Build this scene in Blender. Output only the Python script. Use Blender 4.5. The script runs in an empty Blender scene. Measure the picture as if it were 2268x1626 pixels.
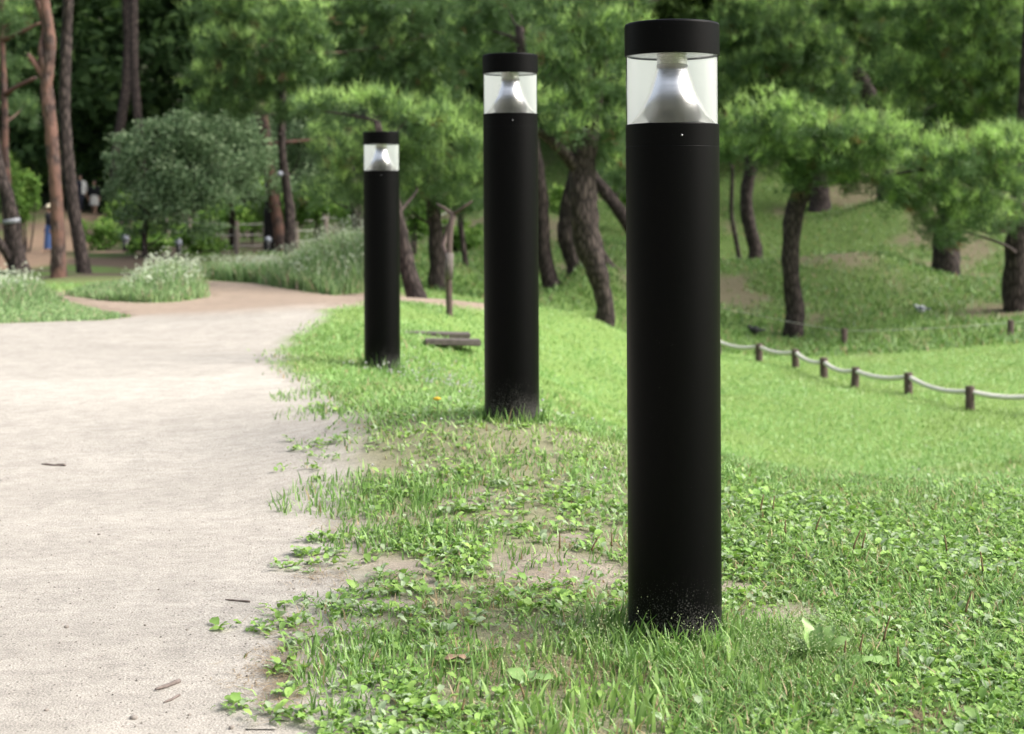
import bpy, math, random
import numpy as np
from mathutils import Vector
R = math.radians
rng = np.random.default_rng(11)
random.seed(5)
scene = bpy.context.scene
col = scene.collection

# ------------------------------------------------------------------ camera
CAM_H = 1.55
F, CX, HZ = 3251.0, 1134.0, 431.0          # focal length, centre column and eye level in a 2268 px wide picture
cam_d = bpy.data.cameras.new('camera')
cam = bpy.data.objects.new('camera', cam_d)
col.objects.link(cam)
cam.location = (0, 0, CAM_H)
cam.rotation_euler = (R(90), 0, 0)
cam_d.sensor_width = 36.0
cam_d.lens = 36.0 * F / 2268.0
cam_d.shift_y = -(813.0 - HZ) / 2268.0
cam_d.clip_start = 0.1
cam_d.clip_end = 1000
cam_d.dof.use_dof = True
cam_d.dof.focus_distance = 5.35
cam_d.dof.aperture_fstop = 3.0
scene.camera = cam

# ------------------------------------------------------------------ sky and sun
SUN_EL, SUN_AZ = R(43), R(102)              # azimuth clockwise from +Y (the view) towards +X
world = bpy.data.worlds.new('World')
scene.world = world
world.use_nodes = True
wn = world.node_tree.nodes
wl = world.node_tree.links
sky = wn.new('ShaderNodeTexSky')
sky.sky_type = 'NISHITA'
sky.sun_disc = False
sky.sun_elevation = SUN_EL
sky.sun_rotation = SUN_AZ
sky.air_density = 1.0
sky.dust_density = 6.0
sky.ozone_density = 0.6
bg = wn['Background']
veil = wn.new('ShaderNodeHueSaturation')      # thin even cloud: a paler sky all round
veil.inputs['Saturation'].default_value = 0.45
wl.new(sky.outputs[0], veil.inputs['Color'])
wl.new(veil.outputs[0], bg.inputs[0])
bg.inputs[1].default_value = 0.15
sun_d = bpy.data.lights.new('sun', 'SUN')
sun_d.energy = .95
sun_d.angle = R(40)
sun_d.color = (1.0, 0.97, 0.92)
sun = bpy.data.objects.new('sun', sun_d)
col.objects.link(sun)
sdir = Vector((math.sin(SUN_AZ) * math.cos(SUN_EL), math.cos(SUN_AZ) * math.cos(SUN_EL), math.sin(SUN_EL)))
sun.rotation_euler = (-sdir).to_track_quat('-Z', 'Y').to_euler()
sun.location = sdir * 60

# ------------------------------------------------------------------ exposure and render
scene.view_settings.view_transform = 'Standard'
scene.view_settings.look = 'None'
scene.view_settings.gamma = 1.0
scene.view_settings.use_curve_mapping = False
scene.view_settings.exposure = 1.18
scene.render.engine = 'CYCLES'
scene.cycles.use_denoising = True
scene.cycles.max_bounces = 6
scene.cycles.diffuse_bounces = 3
scene.cycles.glossy_bounces = 3
scene.cycles.transmission_bounces = 4
scene.cycles.transparent_max_bounces = 8
scene.cycles.caustics_reflective = False
scene.cycles.caustics_refractive = False

# ------------------------------------------------------------------ helpers
def W(px, row, d):
    """a point seen at picture place (px,row), d metres ahead"""
    return np.array([(px - CX) / F * d, d, CAM_H - (row - HZ) / F * d])
def G(px, row, z=0.0):
    """ground point seen at (px,row) on level z"""
    d = (CAM_H - z) * F / (row - HZ)
    return np.array([(px - CX) / F * d, d])

def mesh_np(name, verts, faces_flat, sizes, cols=None, smooth=False):
    me = bpy.data.meshes.new(name)
    verts = np.asarray(verts, np.float32)
    sizes = np.asarray(sizes, np.int32)
    faces_flat = np.asarray(faces_flat, np.int32)
    me.vertices.add(len(verts)); me.vertices.foreach_set('co', verts.ravel())
    me.loops.add(len(faces_flat)); me.loops.foreach_set('vertex_index', faces_flat)
    me.polygons.add(len(sizes))
    st = np.zeros(len(sizes), np.int32); st[1:] = np.cumsum(sizes)[:-1]
    me.polygons.foreach_set('loop_start', st)
    me.polygons.foreach_set('loop_total', sizes)
    if smooth:
        me.polygons.foreach_set('use_smooth', np.ones(len(sizes), bool))
    me.update(calc_edges=True)
    if cols is not None:
        a = me.color_attributes.new('col', 'FLOAT_COLOR', 'POINT')
        c4 = np.ones((len(verts), 4), np.float32); c4[:, :3] = cols
        a.data.foreach_set('color', c4.ravel())
    return me

def obj(name, me, mat=None, parent=None, loc=None):
    o = bpy.data.objects.new(name, me)
    col.objects.link(o)
    if mat is not None and me is not None and len(me.materials) == 0:
        me.materials.append(mat)
    if parent is not None:
        o.parent = parent
    if loc is not None:
        o.location = [float(v) for v in loc]
    return o
def tag(o, label=None, cat=None, group=None, kind=None):
    if label: o['label'] = label
    if cat: o['category'] = cat
    if group: o['group'] = group
    if kind: o['kind'] = kind
    return o
def thing(name, label, cat, loc, group=None):
    o = obj(name, None, loc=loc)
    return tag(o, label, cat, group)

def vnoise(x, y, seed=0):
    """smooth value noise in 0..1"""
    x = np.asarray(x, float); y = np.asarray(y, float)
    xi = np.floor(x).astype(np.int64); yi = np.floor(y).astype(np.int64)
    xf = x - xi; yf = y - yi
    u = xf * xf * (3 - 2 * xf); v = yf * yf * (3 - 2 * yf)
    def h(a, b):
        n = (a * 374761393 + b * 668265263 + seed * 982451653) & 0x7fffffff
        n = ((n ^ (n >> 13)) * 1274126177) & 0x7fffffff
        n = (n ^ (n >> 16)) & 0xffff
        return n / 65535.0
    return (h(xi, yi) * (1 - u) + h(xi + 1, yi) * u) * (1 - v) + (h(xi, yi + 1) * (1 - u) + h(xi + 1, yi + 1) * u) * v
def fbm(x, y, seed=0, o=3):
    s = 0; a = 1; t = 0
    for k in range(o):
        s = s + a * vnoise(x * 2 ** k, y * 2 ** k, seed + k); t += a; a *= .5
    return s / t
def sstep(a, b, x):
    t = np.clip((x - a) / (b - a), 0, 1)
    return t * t * (3 - 2 * t)
def unit(v):
    return v / np.maximum(np.linalg.norm(v, axis=-1, keepdims=True), 1e-9)
def in_poly(x, y, poly):
    x = np.asarray(x); y = np.asarray(y)
    ins = np.zeros(x.shape, bool)
    n = len(poly)
    for i in range(n):
        x1, y1 = poly[i]; x2, y2 = poly[(i + 1) % n]
        if y1 == y2: continue
        c = ((y1 > y) != (y2 > y)) & (x < (x2 - x1) * (y - y1) / (y2 - y1) + x1)
        ins ^= c
    return ins
def poly_dist(x, y, poly):
    x = np.asarray(x, float); y = np.asarray(y, float)
    best = np.full(x.shape, 1e9)
    n = len(poly)
    for i in range(n):
        ax, ay = poly[i]; bx, by = poly[(i + 1) % n]
        dx, dy = bx - ax, by - ay
        t = np.clip(((x - ax) * dx + (y - ay) * dy) / max(dx * dx + dy * dy, 1e-9), 0, 1)
        best = np.minimum(best, np.hypot(x - ax - t * dx, y - ay - t * dy))
    return np.where(in_poly(x, y, poly), -best, best)

# ------------------------------------------------------------------ materials
def new_mat(name):
    m = bpy.data.materials.new(name)
    m.use_nodes = True
    n = m.node_tree.nodes
    return m, n, m.node_tree.links, n['Principled BSDF']
def simple(name, c, rough=0.6, metal=0.0, spec=0.5, var=0.15, scale=20.0, bump=0.0, bscale=80.0):
    m, n, l, p = new_mat(name)
    tc = n.new('ShaderNodeTexCoord')
    nz = n.new('ShaderNodeTexNoise'); nz.inputs['Scale'].default_value = scale; nz.inputs['Detail'].default_value = 4
    l.new(tc.outputs['Object'], nz.inputs['Vector'])
    rp = n.new('ShaderNodeValToRGB')
    rp.color_ramp.elements[0].position = .3; rp.color_ramp.elements[1].position = .7
    rp.color_ramp.elements[0].color = (*[v * (1 - var) for v in c], 1)
    rp.color_ramp.elements[1].color = (*[min(1, v * (1 + var)) for v in c], 1)
    l.new(nz.outputs[0], rp.inputs[0]); l.new(rp.outputs[0], p.inputs['Base Color'])
    p.inputs['Roughness'].default_value = rough
    p.inputs['Metallic'].default_value = metal
    p.inputs['Specular IOR Level'].default_value = spec
    if bump:
        n2 = n.new('ShaderNodeTexNoise'); n2.inputs['Scale'].default_value = bscale; n2.inputs['Detail'].default_value = 5
        l.new(tc.outputs['Object'], n2.inputs['Vector'])
        b = n.new('ShaderNodeBump'); b.inputs['Strength'].default_value = bump; b.inputs['Distance'].default_value = .01
        l.new(n2.outputs[0], b.inputs['Height']); l.new(b.outputs[0], p.inputs['Normal'])
    return m
def leaf_mat(name, rough=0.5, trans=0.35, spec=0.35):
    m, n, l, p = new_mat(name)
    at = n.new('ShaderNodeAttribute'); at.attribute_name = 'col'
    l.new(at.outputs['Color'], p.inputs['Base Color'])
    p.inputs['Roughness'].default_value = rough
    p.inputs['Specular IOR Level'].default_value = spec
    tr = n.new('ShaderNodeBsdfTranslucent')
    hs = n.new('ShaderNodeHueSaturation'); hs.inputs['Saturation'].default_value = 1.1; hs.inputs['Value'].default_value = 1.25
    l.new(at.outputs['Color'], hs.inputs['Color']); l.new(hs.outputs[0], tr.inputs['Color'])
    mx = n.new('ShaderNodeMixShader'); mx.inputs[0].default_value = trans
    l.new(p.outputs[0], mx.inputs[1]); l.new(tr.outputs[0], mx.inputs[2])
    l.new(mx.outputs[0], n['Material Output'].inputs['Surface'])
    return m
def bark_mat(name, c1, c2, red=None):
    m, n, l, p = new_mat(name)
    tc = n.new('ShaderNodeTexCoord')
    mp = n.new('ShaderNodeMapping'); mp.inputs['Scale'].default_value = (14, 14, 4)
    l.new(tc.outputs['Object'], mp.inputs[0])
    vo = n.new('ShaderNodeTexVoronoi'); vo.inputs['Scale'].default_value = 1.0; vo.feature = 'DISTANCE_TO_EDGE'
    l.new(mp.outputs[0], vo.inputs['Vector'])
    nz = n.new('ShaderNodeTexNoise'); nz.inputs['Scale'].default_value = 3; nz.inputs['Detail'].default_value = 6
    l.new(tc.outputs['Object'], nz.inputs['Vector'])
    rp = n.new('ShaderNodeValToRGB'); rp.color_ramp.elements[0].position = .02; rp.color_ramp.elements[1].position = .35
    rp.color_ramp.elements[0].color = (*c1, 1); rp.color_ramp.elements[1].color = (*c2, 1)
    l.new(vo.outputs['Distance'], rp.inputs[0])
    out = rp.outputs[0]
    if red:
        mx = n.new('ShaderNodeMix'); mx.data_type = 'RGBA'
        r2 = n.new('ShaderNodeValToRGB'); r2.color_ramp.elements[0].position = .42; r2.color_ramp.elements[1].position = .58
        l.new(nz.outputs[0], r2.inputs[0]); l.new(r2.outputs[0], mx.inputs[0])
        l.new(out, mx.inputs[6]); mx.inputs[7].default_value = (*red, 1)
        out = mx.outputs[2]
    l.new(out, p.inputs['Base Color'])
    p.inputs['Roughness'].default_value = .85; p.inputs['Specular IOR Level'].default_value = .2
    ad = n.new('ShaderNodeMath'); ad.operation = 'ADD'
    l.new(vo.outputs['Distance'], ad.inputs[0]); l.new(nz.outputs[0], ad.inputs[1])
    b = n.new('ShaderNodeBump'); b.inputs['Strength'].default_value = .8; b.inputs['Distance'].default_value = .03
    l.new(ad.outputs[0], b.inputs['Height']); l.new(b.outputs[0], p.inputs['Normal'])
    return m
def ground_mat(name, grain=1.0):
    m, n, l, p = new_mat(name)
    at = n.new('ShaderNodeAttribute'); at.attribute_name = 'col'
    tc = n.new('ShaderNodeTexCoord')
    n1 = n.new('ShaderNodeTexNoise'); n1.inputs['Scale'].default_value = 3.2; n1.inputs['Detail'].default_value = 10; n1.inputs['Roughness'].default_value = .75
    n2 = n.new('ShaderNodeTexNoise'); n2.inputs['Scale'].default_value = 130; n2.inputs['Detail'].default_value = 3
    n3 = n.new('ShaderNodeTexVoronoi'); n3.inputs['Scale'].default_value = 55
    for t in (n1, n2, n3): l.new(tc.outputs['Object'], t.inputs['Vector'])
    def ramp(src, a, b, lo, hi):
        r = n.new('ShaderNodeMapRange'); r.inputs[1].default_value = a; r.inputs[2].default_value = b
        r.inputs[3].default_value = lo; r.inputs[4].default_value = hi
        l.new(src, r.inputs[0]); return r.outputs[0]
    a1 = ramp(n1.outputs[0], .3, .7, .82, 1.08)
    a2 = ramp(n2.outputs[0], .3, .72, 1 - .34 * grain, 1 + .18 * grain)
    n4 = n.new('ShaderNodeTexNoise'); n4.inputs['Scale'].default_value = 17; n4.inputs['Detail'].default_value = 6; n4.inputs['Roughness'].default_value = .7
    mp4 = n.new('ShaderNodeMapping'); mp4.inputs['Scale'].default_value = (.55, 1, 1); l.new(tc.outputs['Object'], mp4.inputs[0]); l.new(mp4.outputs[0], n4.inputs['Vector'])
    a4 = ramp(n4.outputs[0], .32, .68, 1 - .17 * grain, 1 + .09 * grain)
    # loose dark grains: only few of the cells are dark
    sep = n.new('ShaderNodeSeparateColor'); l.new(n3.outputs['Color'], sep.inputs[0])
    pick = n.new('ShaderNodeMath'); pick.operation = 'GREATER_THAN'; pick.inputs[1].default_value = .86
    l.new(sep.outputs[0], pick.inputs[0])
    near = n.new('ShaderNodeMath'); near.operation = 'LESS_THAN'; near.inputs[1].default_value = .26
    l.new(n3.outputs['Distance'], near.inputs[0])
    both = n.new('ShaderNodeMath'); both.operation = 'MULTIPLY'; l.new(pick.outputs[0], both.inputs[0]); l.new(near.outputs[0], both.inputs[1])
    dk = n.new('ShaderNodeMath'); dk.operation = 'MULTIPLY_ADD'; dk.inputs[1].default_value = -.45 * grain; dk.inputs[2].default_value = 1.0
    l.new(both.outputs[0], dk.inputs[0])
    m1 = n.new('ShaderNodeMath'); m1.operation = 'MULTIPLY'; l.new(a1, m1.inputs[0]); l.new(a2, m1.inputs[1])
    m0 = n.new('ShaderNodeMath'); m0.operation = 'MULTIPLY'; l.new(m1.outputs[0], m0.inputs[0]); l.new(a4, m0.inputs[1])
    m2 = n.new('ShaderNodeMath'); m2.operation = 'MULTIPLY'; l.new(m0.outputs[0], m2.inputs[0]); l.new(dk.outputs[0], m2.inputs[1])
    vm = n.new('ShaderNodeVectorMath'); vm.operation = 'SCALE'
    l.new(at.outputs['Color'], vm.inputs[0]); l.new(m2.outputs[0], vm.inputs['Scale'])
    l.new(vm.outputs[0], p.inputs['Base Color'])
    p.inputs['Roughness'].default_value = .95; p.inputs['Specular IOR Level'].default_value = .15
    ad = n.new('ShaderNodeMath'); ad.operation = 'MULTIPLY_ADD'; ad.inputs[1].default_value = 2.0
    l.new(n1.outputs[0], ad.inputs[0]); l.new(n2.outputs[0], ad.inputs[2])
    b = n.new('ShaderNodeBump'); b.inputs['Strength'].default_value = .7 * grain; b.inputs['Distance'].default_value = .008
    l.new(ad.outputs[0], b.inputs['Height']); l.new(b.outputs[0], p.inputs['Normal'])
    return m
M_GROUND = ground_mat('earth')
M_PATH = ground_mat('packed_sand', 1.0)
M_GRASS = leaf_mat('grass_blades', .45, .3, .4)
M_WEED = leaf_mat('weed_leaves', .5, .25, .4)
M_NEEDLE = leaf_mat('pine_needles', .5, .3, .3)
M_LEAF = leaf_mat('tree_leaves', .75, .3, .1)
M_BARK = bark_mat('dark_bark', (.018, .014, .013), (.085, .066, .060))
M_BARK_RED = bark_mat('red_pine_bark', (.035, .024, .022), (.115, .085, .076), (.15, .085, .066))
M_BARK_DARK = bark_mat('charred_bark', (.008, .007, .007), (.03, .025, .024))
M_WOOD = simple('weathered_wood', (.20, .165, .14), .85, var=.35, scale=14, bump=.4)
M_PLANK = simple('damp_grey_plank', (.105, .088, .078), .85, var=.35, scale=14, bump=.4)
M_POST = simple('dark_stained_wood', (.075, .05, .042), .8, var=.35, scale=18, bump=.4)
M_ROPE = simple('white_rope', (.62, .60, .55), .8, var=.22, scale=60, bump=.4, bscale=150)
M_ROPE_GREY = simple('grey_rope', (.45, .45, .40), .8, var=.08, scale=60)

# ------------------------------------------------------------------ where trees stand (picture place, distance)
# name, label, trunk [(px,row,d,width_px)...], branches, pads [(px,row,rx,ry,d)], style
TREES = [
 dict(label='dark straight pine trunk on bare earth behind the white rope fence',
      trunk=[(1757,745,29,46),(1762,690,29,40),(1750,600,29,37),(1755,500,29,40),(1775,420,29,40),(1800,330,28.6,32),(1840,270,28.3,22)],
      pads=[(1640,282,62,34,28),(1720,285,80,40,28),(1800,290,80,44,28.3),(1890,290,80,42,28),(1690,340,70,36,28.5),(1790,350,80,38,28.6),
            (1880,352,85,40,28.3),(1960,320,70,44,28.2),(1620,320,40,30,28.2),(1960,385,70,36,28.6),(1750,400,40,22,28.7),(1850,405,60,20,28.7)], tip=.8),
 dict(label='thick short pine trunk half hidden by hanging green needles on right slope',
      trunk=[(2097,612,36,66),(2098,560,36,60),(2105,480,36,58),(2110,380,36,52),(2100,260,35.5,44),(2090,140,35,34),(2080,40,34.5,26)],
      pads=[(2000,20,80,44,33),(2090,30,80,48,32),(2190,40,85,52,32),(2250,90,70,60,32),(2030,95,80,44,33),(2120,110,80,46,32),(1990,165,66,42,34),(2070,180,80,44,33),
            (2170,180,85,46,32),(2240,210,70,46,32),(2100,240,80,36,33),(2190,260,80,38,32.5),(2010,235,60,30,34),(2120,-60,110,60,33),(2230,-50,90,60,33),(2350,-140,160,80,34),(2100,-200,160,80,36),(2400,-340,220,90,38)], tip=1.0),  # big pads above the view added to shade the hillside
 dict(label='broad dark pine trunk cut by the right picture edge',
      trunk=[(2254,686,30,64),(2250,600,30,56),(2256,500,30,52),(2262,400,30,50),(2272,280,30,44),(2280,120,30,34),(2285,-40,30,26)],
      branches=[[(2268,455,29.5,22),(2220,438,29,19),(2170,415,28.5,17),(2105,380,28,14),(2040,376,27.6,9),(1985,385,27.4,5)]],
      pads=[(2060,345,80,44,27.6),(2140,340,85,46,27.8),(2220,345,80,50,28),(2040,420,70,40,27.8),(2120,440,70,38,28),(2200,400,70,40,28),(2090,500,60,36,28),(2150,480,60,30,28.2),
            (2010,455,60,22,28),(2240,300,60,40,28.5),(2230,480,46,28,28.4),(2420,60,150,80,31),(2300,-120,120,60,31)], tip=.7),  # the last, off-view pads are added to cast shade on the slope
 dict(label='slim brown curved pine trunk just right of the nearest bollard, further up slope',
      trunk=[(1668,594,40,38),(1674,560,40,32),(1660,500,40,28),(1652,440,40,28),(1664,370,40,28),(1672,300,40,26),(1690,180,40,22),(1700,60,39.5,16)],
      pads=[(1640,120,80,50,38),(1720,110,85,50,38),(1800,120,80,50,38),(1680,190,80,42,38.5),(1770,200,80,40,38),(1640,60,80,45,38.5),(1720,30,90,45,38),(1850,180,60,40,38.5),(1610,200,40,40,38),(1700,-80,150,60,38),(1900,-160,170,70,40),(2050,-300,180,80,42),(1650,-220,160,70,38)], tip=.5),  # high pads out of view added as shading canopy
 dict(label='wide dark trunk base high on the slope behind the straight pine',
      trunk=[(1818,466,48,52),(1815,430,48,46),(1812,380,48,44),(1815,280,48,42),(1820,150,48,36),(1825,0,48,30)],
      pads=[(1840,40,90,50,46),(1900,100,70,50,46),(1930,30,70,50,46),(1870,150,50,36,46.5),(1780,40,80,44,47),(1830,-40,120,50,46)], tip=.45),
 dict(label='leaning purplish broken trunk poking out above the bright pine foliage',
      trunk=[(1962,440,46,40),(1955,340,46,40),(1945,270,46,38),(1930,220,46,36),(1910,182,46,34),(1895,140,46,30),(1890,40,46,24)],
      pads=[(1870,230,50,34,47),(1960,120,60,40,46.5),(1880,280,60,30,48),(1975,285,40,26,47.5)], tip=.3),
 dict(label='thin bare sapling stem next to the slim curved pine',
      trunk=[(1638,580,43,11),(1630,530,43,10),(1620,470,43,9),(1622,380,43,8),(1615,320,43,5)],
      pads=[(1612,330,30,30,42.5)], tip=.2),
 dict(label='twisted dark pine trunk standing between middle and nearest bollards',
      trunk=[(1333,750,26,36),(1342,700,26,44),(1336,650,26,40),(1322,600,26,50),(1302,540,26,60),(1294,470,26,60),(1290,400,26,58),(1300,320,26,50),(1312,260,26,38),(1330,150,26,28),(1340,20,26,20)],
      branches=[[(1288,380,26,34),(1245,335,25.8,26),(1200,296,25.6,20),(1150,270,25.4,14),(1090,262,25.4,8)],[(1285,370,26,18),(1275,310,26,14),(1272,240,26,10)]],
      pads=[(1250,150,70,44,25.5),(1330,130,70,46,25.5),(1250,220,66,38,25.3),(1330,200,70,40,25.6),(1370,280,50,34,25.6),(1290,60,80,44,25.5),(1370,60,60,44,25.6),(1250,290,50,24,25.2),(1370,360,40,28,26),
            (1240,20,60,40,26),(1340,-20,90,40,26),(1400,-110,140,60,26.5),(1550,-180,160,70,27),(1750,-260,180,80,28)], tip=.4),  # wide pads over the view added for shade on the slope
 dict(label='paler forked pine trunk directly behind the twisted one',
      trunk=[(1272,592,30,34),(1258,540,30,40),(1262,470,30,46),(1275,400,30,44),(1290,330,30,36),(1300,200,30,28),(1290,60,30,20)],
      pads=[(1230,90,50,36,30),(1290,160,60,40,30.5),(1200,200,40,40,30.5)], tip=.2),
 dict(label='dark trunk with flared foot hugging right side of middle bollard',
      trunk=[(1232,652,30,46),(1218,620,30,38),(1204,560,30,34),(1200,480,30,34),(1194,400,30,32),(1180,320,30,30),(1165,200,30,26),(1150,60,30,20)],
      pads=[(1130,60,60,40,31),(1090,130,60,40,31),(1180,130,50,40,31.5),(1120,0,90,40,31),(1060,60,60,50,31)], tip=.2),
 dict(label='slanting trunk leaning left out from behind the nearest bollard',
      trunk=[(1462,640,34,38),(1420,545,34,34),(1385,485,34,32),(1345,430,34,30),(1312,390,34,26),(1290,340,34,20),(1280,270,34,14)],
      pads=[(1420,420,60,30,34.5),(1370,400,40,26,34.5),(1440,330,50,40,34.5)], tip=.3),
 dict(label='short leaning stem rising behind the foot of the twisted pine',
      trunk=[(1372,640,31,30),(1352,600,31,26),(1330,560,31,24),(1312,500,31,22),(1308,430,31,18)],
      pads=[], tip=.2),
 dict(label='dark trunk leaning left, emerging from right edge of farthest bollard',
      trunk=[(925,668,24,44),(910,620,24,38),(896,560,24,34),(882,490,24,30),(868,420,24,26),(850,340,24,22),(835,270,24,16)],
      pads=[(700,245,44,26,25),(760,240,54,32,25),(830,245,60,34,24.6),(900,270,60,36,24.6),(970,290,56,36,24.8),(1030,325,44,32,25),(740,330,36,24,25.4),(780,350,48,34,25),
            (760,400,50,32,25.2),(900,340,60,34,25),(960,370,60,34,25.4),(1020,400,50,34,25.6),(920,410,50,30,25.4),(780,440,40,22,25.6),(850,310,60,30,25.2)], tip=.75),
 dict(label='upright dark trunk between farthest and middle bollards',
      trunk=[(966,640,26.5,40),(968,590,26.5,34),(966,530,26.5,32),(960,460,26.5,32),(955,400,26.5,28),(960,320,26.5,20)],
      pads=[(960,430,56,26,26.5),(1030,450,40,22,26.6),(900,450,40,20,26.6),(1050,380,40,30,27),(1000,250,50,30,27),(1050,290,40,36,27)], tip=.4),
 dict(label='grey trunk leaning out of left edge of farthest bollard',
      trunk=[(838,600,31,30),(812,570,31,30),(796,510,31,28),(786,450,31,26),(775,390,31,22),(765,310,31,16)],
      pads=[(720,300,40,26,31),(760,290,50,30,31.5),(715,420,30,26,31)], tip=.5),
 dict(label='thin dark young trunk right of the wooden prop post',
      trunk=[(1031,588,30,14),(1026,540,30,13),(1020,480,30,12),(1040,450,30,9),(1070,435,30,6)],
      pads=[(1040,440,30,14,30)], tip=.3),
 dict(label='slender dark red trunk with small white round lamp beside it, above the tall grass',
      trunk=[(642,590,35.6,26),(641,516,35.6,24),(642,470,35.6,22),(634,410,35.6,19),(626,340,35.6,17),(624,270,35.6,16),(628,180,35.6,14),(620,60,35.6,10)],
      pads=[(480,30,60,40,34.4),(560,40,70,44,34.4),(640,40,70,44,33.4),(470,100,46,34,34.0),(540,110,66,38,34.0),(620,110,66,40,33.4),(460,180,40,36,33.8),(530,180,62,36,34.0),(600,190,64,38,33.8),(680,150,56,40,33.6),
            (470,235,40,20,34.0),(550,240,60,22,34.4),(640,240,46,24,33.9),(690,80,50,40,33.4),(560,-40,110,44,34.4)], tip=.55),
 dict(label='pinkish pine trunk showing through green crown at upper left centre',
      trunk=[(625,565,41,26),(612,470,41,24),(600,400,41,24),(582,270,40,24),(570,220,40,24),(563,160,40,22),(558,60,40,18)],
      pads=[(740,60,60,44,41),(800,100,60,40,41),(760,160,60,36,41.5),(830,40,60,44,41),(880,110,60,40,41),(830,180,50,30,41.5),(900,180,50,30,42),(940,60,60,44,41),(980,130,60,40,41.5),(1040,60,50,44,42),(1000,200,50,36,42),(860,-20,150,44,41)],
      red=True, tip=.3),
 dict(label='charred black trunk stump shape with pale band behind the rope fence',
      trunk=[(608,560,44,50),(606,492,44,44),(603,450,44,36),(600,410,44,26),(600,370,44,20),(603,300,44,16)], pads=[(600,330,40,34,42.5)], dark=True, tip=.1, leaf=True,
      band=412),
 dict(label='reddish forked pine trunk at far left with bare snapped side limb',
      trunk=[(130,614,27,38),(129,560,27,31),(127,480,27,28),(122,400,27,27),(116,320,27,27),(108,240,27,28),(104,180,27,26),(112,110,27,24),(106,50,27,22),(96,-20,27,20),(90,-120,27,14)],
      branches=[[(104,185,27,22),(88,155,27,16),(66,125,27,11),(62,118,27,7)],[(102,170,27,20),(92,110,27,16),(100,60,27.2,15),(82,0,27.2,14),(66,-50,27.3,10)]],
      pads=[(60,-120,120,50,27.5),(140,-150,100,50,28)], red=True, tip=.3),
 dict(label='dark brown trunk leaning close behind the reddish forked pine',
      trunk=[(186,606,29,34),(176,540,29,29),(164,470,29,28),(154,390,29,27),(146,300,29,26),(143,200,29,25),(147,90,29,24),(152,-20,29,22),(150,-140,29,14)],
      pads=[(170,-140,110,50,29.5)], tip=.2),
 dict(label='dark trunk with pale band leaning left at left picture edge',
      trunk=[(42,603,28,48),(34,550,28,36),(26,490,28,33),(14,430,28,30),(-2,380,28,28),(-14,300,28,24),(-20,180,28,20),(-30,-20,28,16)],
      branches=[[(38,592,28,26),(18,565,27.9,22),(-4,535,27.8,18),(-40,500,27.8,14)]],
      pads=[(-20,-40,60,50,28)], tip=.2, band=490),
 dict(label='thin reddish stem crossing foliage by left picture edge',
      trunk=[(18,560,36,17),(14,470,36,17),(16,400,36,16),(12,330,36,15),(10,230,36,14),(6,120,36,12),(4,-40,36,10)],
      branches=[[(10,210,36,12),(40,190,35.6,10),(80,172,35.4,7)],[(6,90,36,12),(50,70,35.6,9),(90,50,35.4,5)]],
      pads=[(20,60,50,34,36),(60,30,50,30,36.5),(10,150,40,34,36.5),(50,240,30,26,38)], red=True, tip=.15),
 dict(label='left one of two tall trunks in the deep shade, bent at its foot',
      trunk=[(250,478,62,22),(254,410,62,20),(256,340,62,20),(266,280,62,21),(278,200,62,21),(284,100,62,20),(280,0,62,19),(276,-120,62,14)],
      pads=[(270,-150,100,60,63)], tip=.05, leaf=True),
 dict(label='right one of two tall trunks in the deep shade, greyish bark',
      trunk=[(318,478,62,22),(316,380,61,18),(310,300,60,18),(306,262,60,18),(300,200,60,19),(296,100,60,19),(296,0,60,18),(292,-120,60,12)],
      branches=[[(308,262,60,12),(318,276,60,10),(330,285,60,5)]],
      pads=[(330,-140,100,60,61)], tip=.05, leaf=True),
 dict(label='small grey green broadleaf tree beyond the flower mound',
      trunk=[(322,570,36,15),(320,530,36,13),(326,480,36,12),(350,430,36,11),(390,370,36,8)],
      branches=[[(326,480,36,9),(300,440,36,8),(290,400,36,5)],[(350,430,36,8),(420,400,36,6),(470,380,36,4)]],
      pads=[(310,330,50,34,36),(370,310,60,36,36),(430,320,60,36,36),(300,400,44,36,36),(360,390,60,40,35.6),(430,400,60,40,35.6),(490,370,50,40,36),(340,450,54,32,35.6),(410,460,56,30,35.6),(480,440,50,30,36),(270,370,26,30,36.4),(400,275,60,22,36.4),(480,285,60,26,36.6),(290,470,40,26,36),(540,300,50,26,37),(540,400,40,34,37),(440,500,50,22,36.4),(280,310,36,18,36.4),(246,420,28,22,36.5),(566,350,40,18,36.8),(250,345,24,12,36.4),(335,272,40,12,36.6),(395,252,30,10,36.6),(520,262,44,14,37),(600,345,44,26,37.5),(610,400,40,22,38),(300,505,36,18,36),(370,500,34,18,36)],
      leaf=True, grey=True, tip=.3),
 dict(label='short forked shrub tree behind the rope fence posts',
      trunk=[(514,552,46,12),(514,500,45,12),(514,465,42,11),(508,440,40,8),(492,405,40,6)],
      branches=[[(513,455,40,7),(528,425,40,6),(538,395,40,4)]],
      pads=[(500,400,36,30,40),(545,380,40,34,40),(540,330,50,36,41),(600,300,50,36,41.5),(560,280,50,26,41.5),(650,340,50,36,41.5),(680,300,40,36,41),(560,430,44,30,41),(690,400,40,40,41)],
      leaf=True, grey=True, tip=.25),
]

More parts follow.
